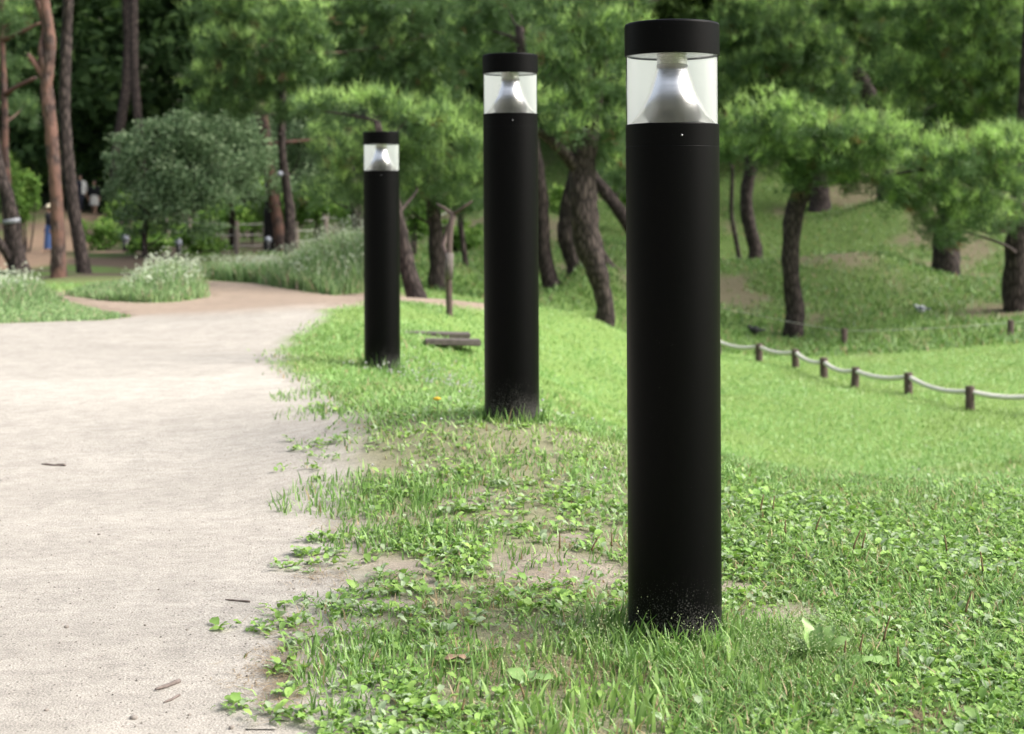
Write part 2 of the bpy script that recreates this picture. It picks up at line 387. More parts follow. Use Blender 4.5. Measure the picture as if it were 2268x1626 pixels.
# ------------------------------------------------------------------ the lie of the land
BOLL = [(1495.0, 1416.0, 5.12), (1134.0, 922.0, 8.72), (847.0, 817.0, 13.3)]
cp = [(-7,1,0),(-3,1,0),(0,1,0),(3,1,0),(7,1,0.1),(-6,5,0),(-2.5,5,0),(-1,5.2,0),(2.2,5.0,0),(4.5,5,0.02),(-8,9,0),(-4,9,0),(-1.6,8.5,0.01),(-8,14,0),(-4.5,14,0),
      (-2.3,11,0.02),(-2.6,15,0),(-9,20,0),(-4,20,0),(-.7,7.2,0.05),(.35,7.2,0.08),(-.7,10.4,.12),(.55,9.6,.02),(.2,10.8,.02),
      (1.4,8.0,-.02),(3,8,-.05),(5.5,8,-.08),(1.2,11,-.62),(.55,12.6,-.55),(3,11.6,-.72),(6,11.6,-.75),(.35,14.6,-.5),(-.25,15.6,-.12),(.05,14.9,-.34),
      (2,15.6,-1.15),(6,15.6,-1.2),(4,20,-1.2),(7.5,20,-1.2),(5,24,-1.25),(8.5,25,-1.15),(2,22,-1.15),(1,18,-.98),(.1,19,-.5),(-.75,19,-.03),(-.9,16,0.02),
      (-5,26,-.02),(-9,27,-.05),(-1.9,26,-.1),(-3,30,-.1),(-6,36,-.15),(-2,42,-.2),(-14,33,-.2),(-13,40,-.3),(-17,52,-.5),(-20,69,.75),(-14,69,.9),(-5,52,.2),
      (3,40,.2),(0,46,1.0),(6,52,1.8),(14,48,1.6),(20,40,.8),(13,33,-.3),(16,28,-.2),(20,20,-.3),(12,12,-.5),(14,4,.1),
      (-20,85,4),(0,62,4),(20,62,5),(-25,110,10),(0,100,11),(25,100,12),(0,150,34),(-70,150,34),(70,150,34),(-60,0,0),(-60,50,1),(60,0,2),(60,50,4),(0,-60,0),(-60,-60,0),(60,-60,1),(-30,20,0),(35,20,1),(-20,8,0)]
for b in BOLL:
    p = W(*b); cp.append(tuple(p))
for t in TREES:
    px, row, d, w = t['trunk'][0]
    p = W(px, row, d); cp.append(tuple(p))
for (px, row, d) in [(370,560,45),(560,563,45),(700,562,45),(870,552,46),(450,563,45),(640,575,36),(1700,420,50),(1950,560,36),(1700,660,33),(1900,700,29.5),(2040,700,30),(1120,690,22),(1290,700,25),(110,560,50),(178,472,66),(209,480,67),(222,462,75),(66,452,66),(30,520,56)]:
    cp.append(tuple(W(px, row, d)))
cp = np.array(cp, float)
def tps_kernel(r):
    return np.where(r > 1e-9, r * r * np.log(np.maximum(r, 1e-9)), 0)
def tps_fit(c, lam=0.02):
    n = len(c)
    K = tps_kernel(np.hypot(c[:, None, 0] - c[None, :, 0], c[:, None, 1] - c[None, :, 1])) + lam * np.eye(n)
    Pm = np.c_[np.ones(n), c[:, :2]]
    A = np.block([[K, Pm], [Pm.T, np.zeros((3, 3))]])
    return np.linalg.solve(A, np.r_[c[:, 2], 0, 0, 0])
tw = tps_fit(cp)
def hgt(x, y):
    x = np.asarray(x, float); y = np.asarray(y, float)
    sh = x.shape; xf = x.ravel(); yf = y.ravel()
    out = np.empty(len(xf))
    for s in range(0, len(xf), 20000):
        a = xf[s:s + 20000]; b = yf[s:s + 20000]
        K = tps_kernel(np.hypot(a[:, None] - cp[None, :, 0], b[:, None] - cp[None, :, 1]))
        out[s:s + 20000] = K @ tw[:-3] + tw[-3] + tw[-2] * a + tw[-1] * b
    # fine unevenness, none under the lamps' feet
    out += (fbm(xf * .9, yf * .9, 3) - .5) * (.008 + .04 * sstep(-1.0, 1.0, xf + .6))
    return out.reshape(sh)

# outline of the sandy path
PATH = [(-9, 0.5), (-1.1, .5)] + [tuple(G(*q)) for q in [(560,1720),(610,1626),(640,1560),(650,1500),(690,1400),(735,1330),(755,1250),(755,1180),(715,1120),(722,1050),(735,1000),(730,950),(690,900),(640,850),(598,815),(592,780),(640,742),(715,714),(800,697),(880,686),
        (990,668),(1090,662),(1100,646),(1000,641),(930,643),(860,632),(800,634),(740,641),(640,634),(560,625),(430,620),(455,640),(470,652),(400,662),(330,665),(230,660),(150,650),(90,640),(60,646),(150,662),(215,680),(290,712),(230,718),(120,718),(0,720),(-140,722)]] + [(-9, 17.5), (-14, 17)]
BARE = [(1230,1290,170,26),(1045,1136,70,20),(1190,1262,110,16),(1300,1036,70,12),(1725,1362,130,26),(1640,1308,60,14),(2050,1600,130,36),(1270,1215,60,12),(960,1300,60,14),(1120,1020,40,10),(900,1270,90,26),(800,1220,70,16),(980,1110,30,8),(840,1350,90,16)]
def bare_amount(x, y):
    """0..1, how bare the near ground is at x,y"""
    z0 = 0
    yy = np.maximum(np.asarray(y, float), 1.0)
    px = CX + np.asarray(x) / yy * F
    row = HZ + CAM_H * F / yy
    a = np.zeros(np.shape(x))
    nx = (fbm(np.asarray(x) * 5, np.asarray(y) * 5, 21) - .5) * 1.3
    for (bx, br, rx, ry) in BARE:
        q = np.hypot((px - bx) / rx, (row - br) / ry) + nx
        a = np.maximum(a, 1 - sstep(.7, 1.15, q))
    return a

def grid_axis(segs):
    out = []
    for a, b, s in segs:
        out += list(np.arange(a, b - 1e-6, s))
    out.append(segs[-1][1])
    return np.array(out)
gx = grid_axis([(-180,-40,14),(-40,-12,2),(-12,-5,.3),(-5,6,.09),(6,14,.3),(14,40,2),(40,180,14)])
gy = grid_axis([(-120,-10,10),(-10,2,1),(2,12,.08),(12,30,.16),(30,60,.6),(60,110,3),(110,180,10)])
GX, GY = np.meshgrid(gx, gy)
GZ = hgt(GX, GY)
PD = poly_dist(GX, GY, PATH)
BA = bare_amount(GX, GY)
n1 = fbm(GX * .8, GY * .5, 31); n2 = fbm(GX * .25, GY * .18, 41); n3 = fbm(GX * 2.2, GY * 2.2, 51)
sand_near = np.array([.455, .422, .372]); sand_far = np.array([.38, .30, .235])
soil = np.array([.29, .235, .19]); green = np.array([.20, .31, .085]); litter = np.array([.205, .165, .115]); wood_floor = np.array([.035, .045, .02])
fard = sstep(17.0, 19.0, GY + (n1 - .5) * 1.0)
sand = sand_near * (1 - fard[..., None]) + sand_far * fard[..., None]
C = np.empty(GX.shape + (3,)); C[:] = soil * .75 + green * .3
gr_ = (sstep(.5, 1.6, GX + (n3 - .5) * .8) * .75)[..., None]
C = C * (1 - gr_) + (green * .8 + soil * .12) * gr_
lawn = sstep(8.2, 11, GY) * sstep(-.2, .6, GX - .0 * GY)
berm = sstep(9, 13, GY)
gmix = np.maximum(lawn, berm)[..., None]
C = C * (1 - gmix) + green * gmix
patch = sstep(.50, .60, n2 * .55 + n1 * .45) * sstep(24, 28, GY)
C = C * (1 - .45 * sstep(27, 31, GY))[..., None]  # tree shade on the hillside painted into the ground colour
C = C * (1 - .8 * patch[..., None]) + litter * .8 * patch[..., None]
# bare earth at the left behind the forked pine, where the people walk
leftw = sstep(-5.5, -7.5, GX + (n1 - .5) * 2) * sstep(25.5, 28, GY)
shade_floor = np.array([.085, .065, .05]) * (1 - sstep(.45, .6, n1)[..., None]) + np.array([.075, .12, .035]) * sstep(.45, .6, n1)[..., None]  # dark litter and green patches, woodland shade put into their colour
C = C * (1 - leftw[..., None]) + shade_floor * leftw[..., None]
LANE = [W(*q)[:2] for q in [(-60,590,32),(20,585,34),(60,570,42),(100,545,52),(150,505,60),(172,480,66),(190,465,70),(200,455,80)]]
ld = np.full(GX.shape, 1e9)
for (p_, q_) in zip(LANE[:-1], LANE[1:]):
    d_ = q_ - p_; t_ = np.clip(((GX - p_[0]) * d_[0] + (GY - p_[1]) * d_[1]) / (d_ @ d_), 0, 1)
    ld = np.minimum(ld, np.hypot(GX - p_[0] - t_ * d_[0], GY - p_[1] - t_ * d_[1]))
lane = (1 - sstep(1.0, 1.7, ld + (n3 - .5) * .8)) * sstep(25, 28, GY)
C = C * (1 - lane[..., None]) + np.array([.30, .21, .145]) * lane[..., None]
sm = (1 - sstep(-.02, .35, PD + (n3 - .5) * .5))[..., None]
C = C * (1 - .85 * BA[..., None]) + np.array([.37, .315, .262]) * .85 * BA[..., None]
C = C * (1 - sm) + sand * sm
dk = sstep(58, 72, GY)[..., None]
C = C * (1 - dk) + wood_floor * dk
nyv, nxv = GX.shape
idx = np.arange(nyv * nxv).reshape(nyv, nxv)
quads = np.stack([idx[:-1, :-1], idx[:-1, 1:], idx[1:, 1:], idx[1:, :-1]], -1).reshape(-1, 4)
V = np.stack([GX, GY, GZ], -1).reshape(-1, 3)
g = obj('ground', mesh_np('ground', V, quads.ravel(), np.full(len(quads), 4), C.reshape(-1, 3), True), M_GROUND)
tag(g, 'grassy earth ground rising to a wooded slope', kind='structure')
# the path: a thin sheet on the ground
inside = (PD < 0.0).reshape(-1)
qin = inside[quads].all(1)
pq = quads[qin]
used = np.unique(pq); remap = np.full(len(V), -1); remap[used] = np.arange(len(used))
PV = V[used].copy(); PV[:, 2] += .004 + .004 * sstep(0, .3, -PD.reshape(-1)[used])
stripe = fbm(PV[:, 0] * .5, PV[:, 1] * 1.7, 71)
PC = sand.reshape(-1, 3)[used] * (0.9 + .2 * stripe)[:, None]
pale = np.exp(-((PV[:, 1] - 12.2 - .1 * PV[:, 0]) / 1.4) ** 2)  # pool of light painted across the path as a paler band
PC = PC * (1 + .16 * pale)[:, None]
p_o = obj('path', mesh_np('path', PV, remap[pq].ravel(), np.full(len(pq), 4), PC, True), M_PATH)
tag(p_o, 'pale sandy footpath curving to the left', kind='structure')

# ------------------------------------------------------------------ tubes
def catmull(P, per=4):
    P = np.asarray(P, float)
    if len(P) < 3: return P
    Q = np.vstack([2 * P[0] - P[1], P, 2 * P[-1] - P[-2]])
    out = []
    for i in range(1, len(Q) - 2):
        p0, p1, p2, p3 = Q[i - 1:i + 3]
        for t in np.linspace(0, 1, per, endpoint=False):
            out.append(.5 * ((2 * p1) + (-p0 + p2) * t + (2 * p0 - 5 * p1 + 4 * p2 - p3) * t * t + (-p0 + 3 * p1 - 3 * p2 + p3) * t ** 3))
    out.append(Q[-2])
    return np.array(out)
def tube(pts, rad, sides=10, rough=0.0, seed=0, caps=True):
    """verts, flat faces and sizes of a tapered tube"""
    pts = np.asarray(pts, float); rad = np.asarray(rad, float)
    n = len(pts)
    T = unit(np.gradient(pts, axis=0))
    ref = np.array([0, 1, 0.0]) if abs(T[0, 1]) < .8 else np.array([1.0, 0, 0])
    V = []
    for i in range(n):
        u = unit(np.cross(T[i], ref)); w = np.cross(T[i], u)
        a = np.arange(sides) / sides * 2 * math.pi
        r = rad[i] * (1 + rough * (vnoise(np.arange(sides) * 1.7 + seed, np.full(sides, i * .55), seed) - .5) * 2)
        V.append(pts[i] + np.cos(a)[:, None] * r[:, None] * u + np.sin(a)[:, None] * r[:, None] * w)
    V = np.vstack(V)
    f = []; s = []
    for i in range(n - 1):
        for k in range(sides):
            k2 = (k + 1) % sides
            f += [i * sides + k, i * sides + k2, (i + 1) * sides + k2, (i + 1) * sides + k]; s.append(4)
    if caps:
        f += list(range(sides))[::-1]; s.append(sides)
        f += list(range((n - 1) * sides, n * sides)); s.append(sides)
    return V, f, s
def tube_me(name, pts, rad, sides=10, rough=0.0, seed=0):
    v, f, s = tube(pts, rad, sides, rough, seed)
    return mesh_np(name, v, f, s, None, True)
def lathe_me(name, prof, seg=64, close=True):
    V = []; f = []; s = []
    for r, z in prof:
        a = np.arange(seg) / seg * 2 * math.pi
        V.append(np.c_[np.cos(a) * r, np.sin(a) * r, np.full(seg, z)])
    for i in range(len(prof) - 1):
        for k in range(seg):
            k2 = (k + 1) % seg
            f += [i * seg + k, i * seg + k2, (i + 1) * seg + k2, (i + 1) * seg + k]; s.append(4)
    if close:
        f += list(range(seg))[::-1]; s.append(seg)
        n = len(prof) - 1
        f += list(range(n * seg, n * seg + seg)); s.append(seg)
    me = mesh_np(name, np.vstack(V), f, s, None, True)
    return me
def sharp(me, ang=35):
    me.set_sharp_from_angle(angle=R(ang))
    return me

# ------------------------------------------------------------------ the three bollard lights
def black_paint():
    m, n, l, p = new_mat('black_powder_coat')
    tc = n.new('ShaderNodeTexCoord')
    sx = n.new('ShaderNodeSeparateXYZ'); l.new(tc.outputs['Object'], sx.inputs[0])
    # dried mud specks near the ground
    vo = n.new('ShaderNodeTexNoise'); vo.inputs['Scale'].default_value = 190; vo.inputs['Detail'].default_value = 2
    l.new(tc.outputs['Object'], vo.inputs['Vector'])
    n2 = n.new('ShaderNodeTexNoise'); n2.inputs['Scale'].default_value = 9; n2.inputs['Detail'].default_value = 4
    l.new(tc.outputs['Object'], n2.inputs['Vector'])
    hr = n.new('ShaderNodeMapRange'); hr.inputs[1].default_value = .30; hr.inputs[2].default_value = .0; hr.inputs[3].default_value = -.10; hr.inputs[4].default_value = .27
    l.new(sx.outputs['Z'], hr.inputs[0])
    ad = n.new('ShaderNodeMath'); ad.operation = 'MULTIPLY_ADD'; ad.inputs[1].default_value = .22
    l.new(n2.outputs[0], ad.inputs[0]); l.new(hr.outputs[0], ad.inputs[2])
    a2 = n.new('ShaderNodeMath'); a2.operation = 'ADD'; l.new(ad.outputs[0], a2.inputs[0]); l.new(vo.outputs[0], a2.inputs[1])
    rp = n.new('ShaderNodeMapRange'); rp.inputs[1].default_value = .74; rp.inputs[2].default_value = .98; rp.clamp = True
    l.new(a2.outputs[0], rp.inputs[0])
    mx = n.new('ShaderNodeMix'); mx.data_type = 'RGBA'
    mx.inputs[6].default_value = (.0018, .0018, .002, 1); mx.inputs[7].default_value = (.085, .082, .078, 1)
    l.new(rp.outputs[0], mx.inputs[0]); l.new(mx.outputs[2], p.inputs['Base Color'])
    p.inputs['Roughness'].default_value = .43; p.inputs['Specular IOR Level'].default_value = .075
    n3 = n.new('ShaderNodeTexNoise'); n3.inputs['Scale'].default_value = 420; n3.inputs['Detail'].default_value = 2
    l.new(tc.outputs['Object'], n3.inputs['Vector'])
    b = n.new('ShaderNodeBump'); b.inputs['Strength'].default_value = .25; b.inputs['Distance'].default_value = .001
    l.new(n3.outputs[0], b.inputs['Height']); l.new(b.outputs[0], p.inputs['Normal'])
    return m
def glass_mat():
    m, n, l, p = new_mat('clear_lens')
    tr = n.new('ShaderNodeBsdfTransparent'); tr.inputs[0].default_value = (.97, .98, .97, 1)
    gl = n.new('ShaderNodeBsdfGlossy'); gl.inputs['Roughness'].default_value = .06
    fr = n.new('ShaderNodeFresnel'); fr.inputs[0].default_value = 1.35
    mx = n.new('ShaderNodeMixShader')
    l.new(fr.outputs[0], mx.inputs[0]); l.new(tr.outputs[0], mx.inputs[1]); l.new(gl.outputs[0], mx.inputs[2])
    l.new(mx.outputs[0], n['Material Output'].inputs['Surface'])
    return m
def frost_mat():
    m, n, l, p = new_mat('added_glow_liner')
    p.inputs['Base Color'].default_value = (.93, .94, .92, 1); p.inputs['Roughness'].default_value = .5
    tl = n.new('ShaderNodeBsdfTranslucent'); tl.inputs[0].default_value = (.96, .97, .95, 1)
    p.inputs['Emission Color'].default_value = (.93, .96, .90, 1); p.inputs['Emission Strength'].default_value = .42      # faint glow added so the liner reads bright
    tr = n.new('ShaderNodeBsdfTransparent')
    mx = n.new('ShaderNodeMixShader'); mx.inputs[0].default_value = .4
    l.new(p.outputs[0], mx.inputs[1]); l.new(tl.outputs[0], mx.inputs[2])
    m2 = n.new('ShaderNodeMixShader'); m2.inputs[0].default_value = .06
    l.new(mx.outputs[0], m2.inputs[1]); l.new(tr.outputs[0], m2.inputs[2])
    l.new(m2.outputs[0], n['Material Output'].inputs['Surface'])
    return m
def spun_metal():
    m, n, l, p = new_mat('spun_aluminium')
    p.inputs['Base Color'].default_value = (.86, .84, .84, 1); p.inputs['Metallic'].default_value = 1.0; p.inputs['Roughness'].default_value = .20
    tc = n.new('ShaderNodeTexCoord')
    mp = n.new('ShaderNodeMapping'); mp.inputs['Scale'].default_value = (3, 3, 260); l.new(tc.outputs['Object'], mp.inputs[0])
    nz = n.new('ShaderNodeTexNoise'); nz.inputs['Scale'].default_value = 3; l.new(mp.outputs[0], nz.inputs['Vector'])
    b = n.new('ShaderNodeBump'); b.inputs['Strength'].default_value = .12; b.inputs['Distance'].default_value = .002
    l.new(nz.outputs[0], b.inputs['Height']); l.new(b.outputs[0], p.inputs['Normal'])
    return m
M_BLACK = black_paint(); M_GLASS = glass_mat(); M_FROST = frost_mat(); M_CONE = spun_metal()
M_LOUVER = simple('lamp_louver', (.80, .80, .82), .3, .5, var=.1, scale=120)
M_PLATE = simple('lamp_ceiling_plate', (.82, .82, .84), .35, .15, var=.12, scale=70)
M_RING = simple('grey_gasket', (.22, .23, .27), .4)
M_SCREW = simple('steel_screw', (.40, .40, .42), .35, 1.0)
rb, rc, rg = .1625, .165, .1600
parts = {}
parts['body'] = (sharp(lathe_me('body', [(rb, -.25), (rb, 1.7165), (rb - .0006, 1.7175)], ), 12), M_BLACK)
parts['collar'] = (sharp(lathe_me('collar', [(rb - .0007, 1.7175), (rb - .0007, 1.7187), (rb, 1.7192), (rb, 1.792), (rb - .002, 1.795), (.1565, 1.795), (.1555, 1.79), (.02, 1.79)]), 12), M_BLACK)
parts['cap'] = (sharp(lathe_me('cap', [(.158, 2.046), (.158, 2.0335), (rc - .0015, 2.0325), (rc, 2.034), (rc, 2.138), (rc - .002, 2.1435), (rc - .008, 2.146), (.0, 2.1475)], close=False), 12), M_BLACK)
parts['ceiling_plate'] = (lathe_me('ceiling_plate', [(.1575, 2.036), (.150, 2.039), (.08, 2.041), (.05, 2.041), (.0, 2.041)], close=False), M_PLATE)
parts['lens_ring'] = (lathe_me('lens_ring', [(.1572, 2.0342), (.1545, 2.0322), (.1525, 2.0345), (.1545, 2.0358), (.1572, 2.0342)], close=False), M_RING)
parts['lens'] = (lathe_me('lens', [(rg, 1.7952), (rg, 2.0335)], close=False), M_GLASS)
cone = [(.150, 1.796), (.147, 1.8), (.128, 1.824), (.113, 1.847), (.0985, 1.876), (.084, 1.905), (.0745, 1.935), (.0655, 1.962), (.0588, 1.985), (.0558, 2.000), (.0535, 2.0035)]
cone_me = lathe_me('reflector_cone', cone, 96, close=False)
for v in cone_me.vertices:                     # ripple shaped in to imitate vertical reflection streaks
    a_ = math.atan2(v.co.y, v.co.x)
    k_ = 1 + .010 * math.sin(5 * a_ + .6) + .007 * math.sin(9 * a_ + 2.0)
    v.co.x *= k_; v.co.y *= k_
parts['reflector_cone'] = (cone_me, M_CONE)
# added rear half liner, frosted, pales the view through the lens
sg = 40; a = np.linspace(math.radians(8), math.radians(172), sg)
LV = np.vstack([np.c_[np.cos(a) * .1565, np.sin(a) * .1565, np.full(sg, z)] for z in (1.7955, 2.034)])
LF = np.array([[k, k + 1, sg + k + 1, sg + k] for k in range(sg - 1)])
parts['added_glow_liner'] = (mesh_np('added_glow_liner', LV, LF.ravel(), np.full(len(LF), 4), None, True), M_FROST)
prof = []
for k in range(6):
    z = 2.004 + k * .0058
    prof += [(.0522, z), (.0535, z + .0012), (.0535, z + .0042), (.0522, z + .0054)]
prof.append((.0522, 2.040))
parts['louver_stack'] = (sharp(lathe_me('louver_stack', prof, 40), 20), M_LOUVER)
parts['screw'] = (lathe_me('screw', [(.0034, 0), (.0034, .0015), (.0025, .0024), (.0, .0026)], 12, close=False), M_SCREW)
B_LABELS = ['nearest and largest black bollard light standing in grass clump, right of centre',
            'middle black bollard light with clear lens head, on grassy rise left of the largest',
            'farthest and smallest black bollard light, beside curve of sandy path']
BPOS = []
for i, (px, row, d) in enumerate(BOLL):
    p = W(px, row, d); z = float(hgt(np.array([p[0]]), np.array([p[1]]))[0])
    z = p[2]
    BPOS.append((p[0], p[1], z))
    t = thing('bollard_light', B_LABELS[i], 'bollard light', (p[0], p[1], z), 'black bollard lights along the path')
    t.rotation_euler = (0, R(-.3), 0)
    made = {}
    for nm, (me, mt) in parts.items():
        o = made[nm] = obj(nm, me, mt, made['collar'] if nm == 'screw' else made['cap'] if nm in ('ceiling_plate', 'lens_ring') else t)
        if nm == 'screw':
            an = R(-90 + 5.0)
            o.location = (math.cos(an) * (rb + .0005), math.sin(an) * (rb + .0005), 1.752)
            o.rotation_euler = (R(90), 0, R(5.0))

# ------------------------------------------------------------------ foliage makers
def tris_from(base, tip, side, w, cols, name):
    """thin needles: one triangle each"""
    n = len(base)
    V = np.empty((n, 3, 3), np.float32)
    V[:, 0] = base - side * (w * .5)[:, None]; V[:, 1] = base + side * (w * .5)[:, None]; V[:, 2] = tip
    c = np.repeat(cols[:, None, :], 3, 1)
    return V.reshape(-1, 3), c.reshape(-1, 3)
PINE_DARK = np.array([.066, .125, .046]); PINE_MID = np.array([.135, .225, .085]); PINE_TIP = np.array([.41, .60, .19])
def pine_crown(pads, tip, dens=1.0, L=.17, w=.014, per=14):
    """pads: world (cx,cy,cz,rx,ry,rz) -> verts, cols"""
    B = []; D = []; CC = []
    for (cx, cy, cz, rx, ry, rz) in pads:
        rz = rz * rng.uniform(.85, 1.2); cz = cz + rng.normal() * rz * .18; cx = cx + rng.normal() * rx * .12
        area = rx * rz
        nt = int(np.clip(700 * area * dens, 60, 2400))
        k = max(6, int(9 * math.sqrt(area) + 6))
        # uneven shoots: sub-clumps spread over the pad
        sc = unit(rng.normal(size=(k, 3))) * (rng.random((k, 1)) ** .45)
        sc[:, 2] = sc[:, 2] * .9 + .05
        which = rng.integers(0, k, nt)
        off = rng.normal(size=(nt, 3)) * np.array([.17, .17, .15])
        u = sc[which] + off
        u[:, 2] += (rng.random(nt) < .10) * rng.random(nt) * .45
        u *= (1 + (rng.random((nt, 1)) < .08) * rng.random((nt, 1)) * .4)
        loose = rng.random(nt) < .22
        u[loose] = unit(rng.normal(size=(nt, 3)))[loose] * rng.uniform(.8, 1.45, (nt, 1))[loose]
        P = np.array([cx, cy, cz]) + u * np.array([rx, ry, rz])
        out = unit(u * np.array([1 / rx, 1 / ry, 1 / rz]) + 1e-6)
        dr = unit(out * .7 + np.array([0, 0, .75]) + rng.normal(size=(nt, 3)) * .45)
        r = np.linalg.norm(u, axis=1)
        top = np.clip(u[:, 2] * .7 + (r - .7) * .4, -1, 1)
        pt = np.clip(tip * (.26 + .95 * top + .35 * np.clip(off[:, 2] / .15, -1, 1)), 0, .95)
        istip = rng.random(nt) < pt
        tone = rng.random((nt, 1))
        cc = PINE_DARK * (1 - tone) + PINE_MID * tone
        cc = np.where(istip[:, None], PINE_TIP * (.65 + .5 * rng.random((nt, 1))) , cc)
        # now and then a browned shoot
        br = rng.random(nt) < .02
        cc[br] = np.array([.16, .10, .045])
        dr[istip] = unit(dr[istip] * .5 + np.array([0, 0, .9]))
        B.append(P); D.append(dr); CC.append(cc)
    B = np.vstack(B); D = np.vstack(D); CC = np.vstack(CC)
    n = len(B)
    b = np.repeat(B, per, 0); d = np.repeat(D, per, 0); c = np.repeat(CC, per, 0) * (.8 + .4 * rng.random((n * per, 1)))
    d = unit(d + rng.normal(size=d.shape) * .55)
    l = L * (.7 + .6 * rng.random(n * per))
    side = unit(np.cross(d, rng.normal(size=d.shape)))
    b = b + rng.normal(size=b.shape) * .05
    return tris_from(b, b + d * l[:, None], side, np.full(n * per, w), c, '')
def leaf_crown(pads, cols, dens=1.0, size=.14, loose=.0):
    """broad leaves: a rhombus of two triangles each"""
    VV = []; CC = []
    for (cx, cy, cz, rx, ry, rz) in pads:
        nt = int(np.clip(2600 * rx * rz * dens * (.14 / size) ** 2, 120, 9000))
        k = max(6, int(10 * math.sqrt(rx * rz) + 6))
        sc = unit(rng.normal(size=(k, 3))) * (rng.random((k, 1)) ** .4)
        u = sc[rng.integers(0, k, nt)] + rng.normal(size=(nt, 3)) * (.2 + .14 * loose)
        u[:, 2] -= loose * .35 * rng.random(nt) * (u[:, 0] ** 2)
        P = np.array([cx, cy, cz]) + u * np.array([rx, ry, rz])
        nrm = unit(rng.normal(size=(nt, 3)) * .8 + np.array([0, -.15, .7]) + u * .4)
        d = unit(np.cross(nrm, rng.normal(size=(nt, 3))))
        s = np.cross(nrm, d)
        l = size * (.6 + .8 * rng.random((nt, 1)))
        v = np.stack([P - d * l * .5, P + s * l * .28 + nrm * l * .06, P + d * l * .5, P - s * l * .28 + nrm * l * .06], 1)
        t = rng.random((nt, 1))
        c = cols[0] * (1 - t) + cols[1] * t
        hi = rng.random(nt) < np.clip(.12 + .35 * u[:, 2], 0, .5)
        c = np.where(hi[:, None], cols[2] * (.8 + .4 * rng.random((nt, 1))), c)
        VV.append(v.reshape(-1, 3)); CC.append(np.repeat(c, 4, 0))
    return np.vstack(VV), np.vstack(CC)
def crown_obj(v, c, nv, name, mat, parent, base):
    n = len(v) // nv
    return obj(name, mesh_np(name, v - np.asarray(base), np.arange(len(v)), np.full(n, nv), c), mat, parent)

GREY_LEAF = (np.array([.10, .165, .08]), np.array([.18, .26, .14]), np.array([.29, .375, .22]))
DARK_LEAF = (np.array([.022, .042, .014]), np.array([.045, .08, .022]), np.array([.08, .13, .03]))
M_BAND = simple('pale_tree_band', (.20, .21, .23), .6)
for ti, t in enumerate(TREES):
    base = W(*t['trunk'][0][:3])
    base[2] = float(hgt(np.array([base[0]]), np.array([base[1]]))[0])
    pts = [W(a, b, c) for a, b, c, w in t['trunk']]
    rad = [w * c / F * .5 for a, b, c, w in t['trunk']]
    root = pts[0].copy(); root[2] = base[2] - .25
    pts[0][2] = base[2] + .04
    pts = [root] + pts; rad = [rad[0] * 1.25] + rad
    PR = catmull(np.c_[np.array(pts), rad], 5)
    th = thing('broadleaf_tree' if t.get('leaf') else 'pine_tree', t['label'], 'tree', base)
    bm = M_BARK_DARK if t.get('dark') else (M_BARK_RED if t.get('red') else M_BARK)
    obj('trunk', tube_me('trunk', PR[:, :3] - base, PR[:, 3], 14, .16, ti * 7 + 1), bm, th)
    for br in t.get('branches', []):
        Q = catmull(np.array([[*W(a, b, c), w * c / F * .5] for a, b, c, w in br]), 4)
        obj('branch', tube_me('branch', Q[:, :3] - base, Q[:, 3], 9, .15, ti + 40), bm, th)
    if t.get('band'):
        k = int(np.argmin(np.abs((HZ + (CAM_H - PR[:, 2]) / PR[:, 1] * F) - t['band'])))
        c0 = PR[k]; up = unit(PR[min(k + 1, len(PR) - 1), :3] - PR[k - 1, :3])
        hh = .045
        obj('band', tube_me('band', np.array([c0[:3] - up * hh, c0[:3] + up * hh]) - base, [c0[3] * 1.13] * 2, 14), M_BAND, th)
    pads = []
    for (a, b, rx, ry, d) in t.get('pads', []):
        c = W(a, b, d); sx = rx * d / F; sz = ry * d / F
        pads.append((c[0], c[1], c[2], sx * 1.05, max(sx * .8, .4), sz * 1.08))
    if not pads: continue
    # limbs from the stem to the pads
    stem = PR[len(PR) // 3:, :]
    for j, pd in enumerate(pads):
        if j % 3 and len(pads) > 6: continue
        c = np.array(pd[:3])
        k = int(np.argmin(np.linalg.norm(stem[:, :3] - (c - np.array([0, 0, .5])), axis=1)))
        s0 = stem[k, :3]; L = np.linalg.norm(c - s0)
        if L < .25: continue
        mid = (s0 + c) / 2 + rng.normal(size=3) * .1 * L + np.array([0, 0, -.06 * L])
        Q = catmull(np.array([[*s0, min(stem[k, 3] * .45, .022 + .012 * L)], [*mid, .015 + .005 * L], [*c, .008]]), 4)
        obj('branch', tube_me('branch', Q[:, :3] - base, Q[:, 3], 6, .1, j), bm, th)
    if t.get('leaf'):
        v, c = leaf_crown(pads, GREY_LEAF if t.get('grey') else DARK_LEAF, .55 if t.get('grey') else .8, .10 if t.get('grey') else .3, 1.0 if t.get('grey') else 0)
        crown_obj(v, c, 4, 'crown', M_LEAF, th, base)
    else:
        dd = t['trunk'][0][2]
        sc = max(1.0, dd / 30)
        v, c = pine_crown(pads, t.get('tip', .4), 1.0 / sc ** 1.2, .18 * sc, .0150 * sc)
        crown_obj(v, c, 3, 'crown', M_NEEDLE, th, base)

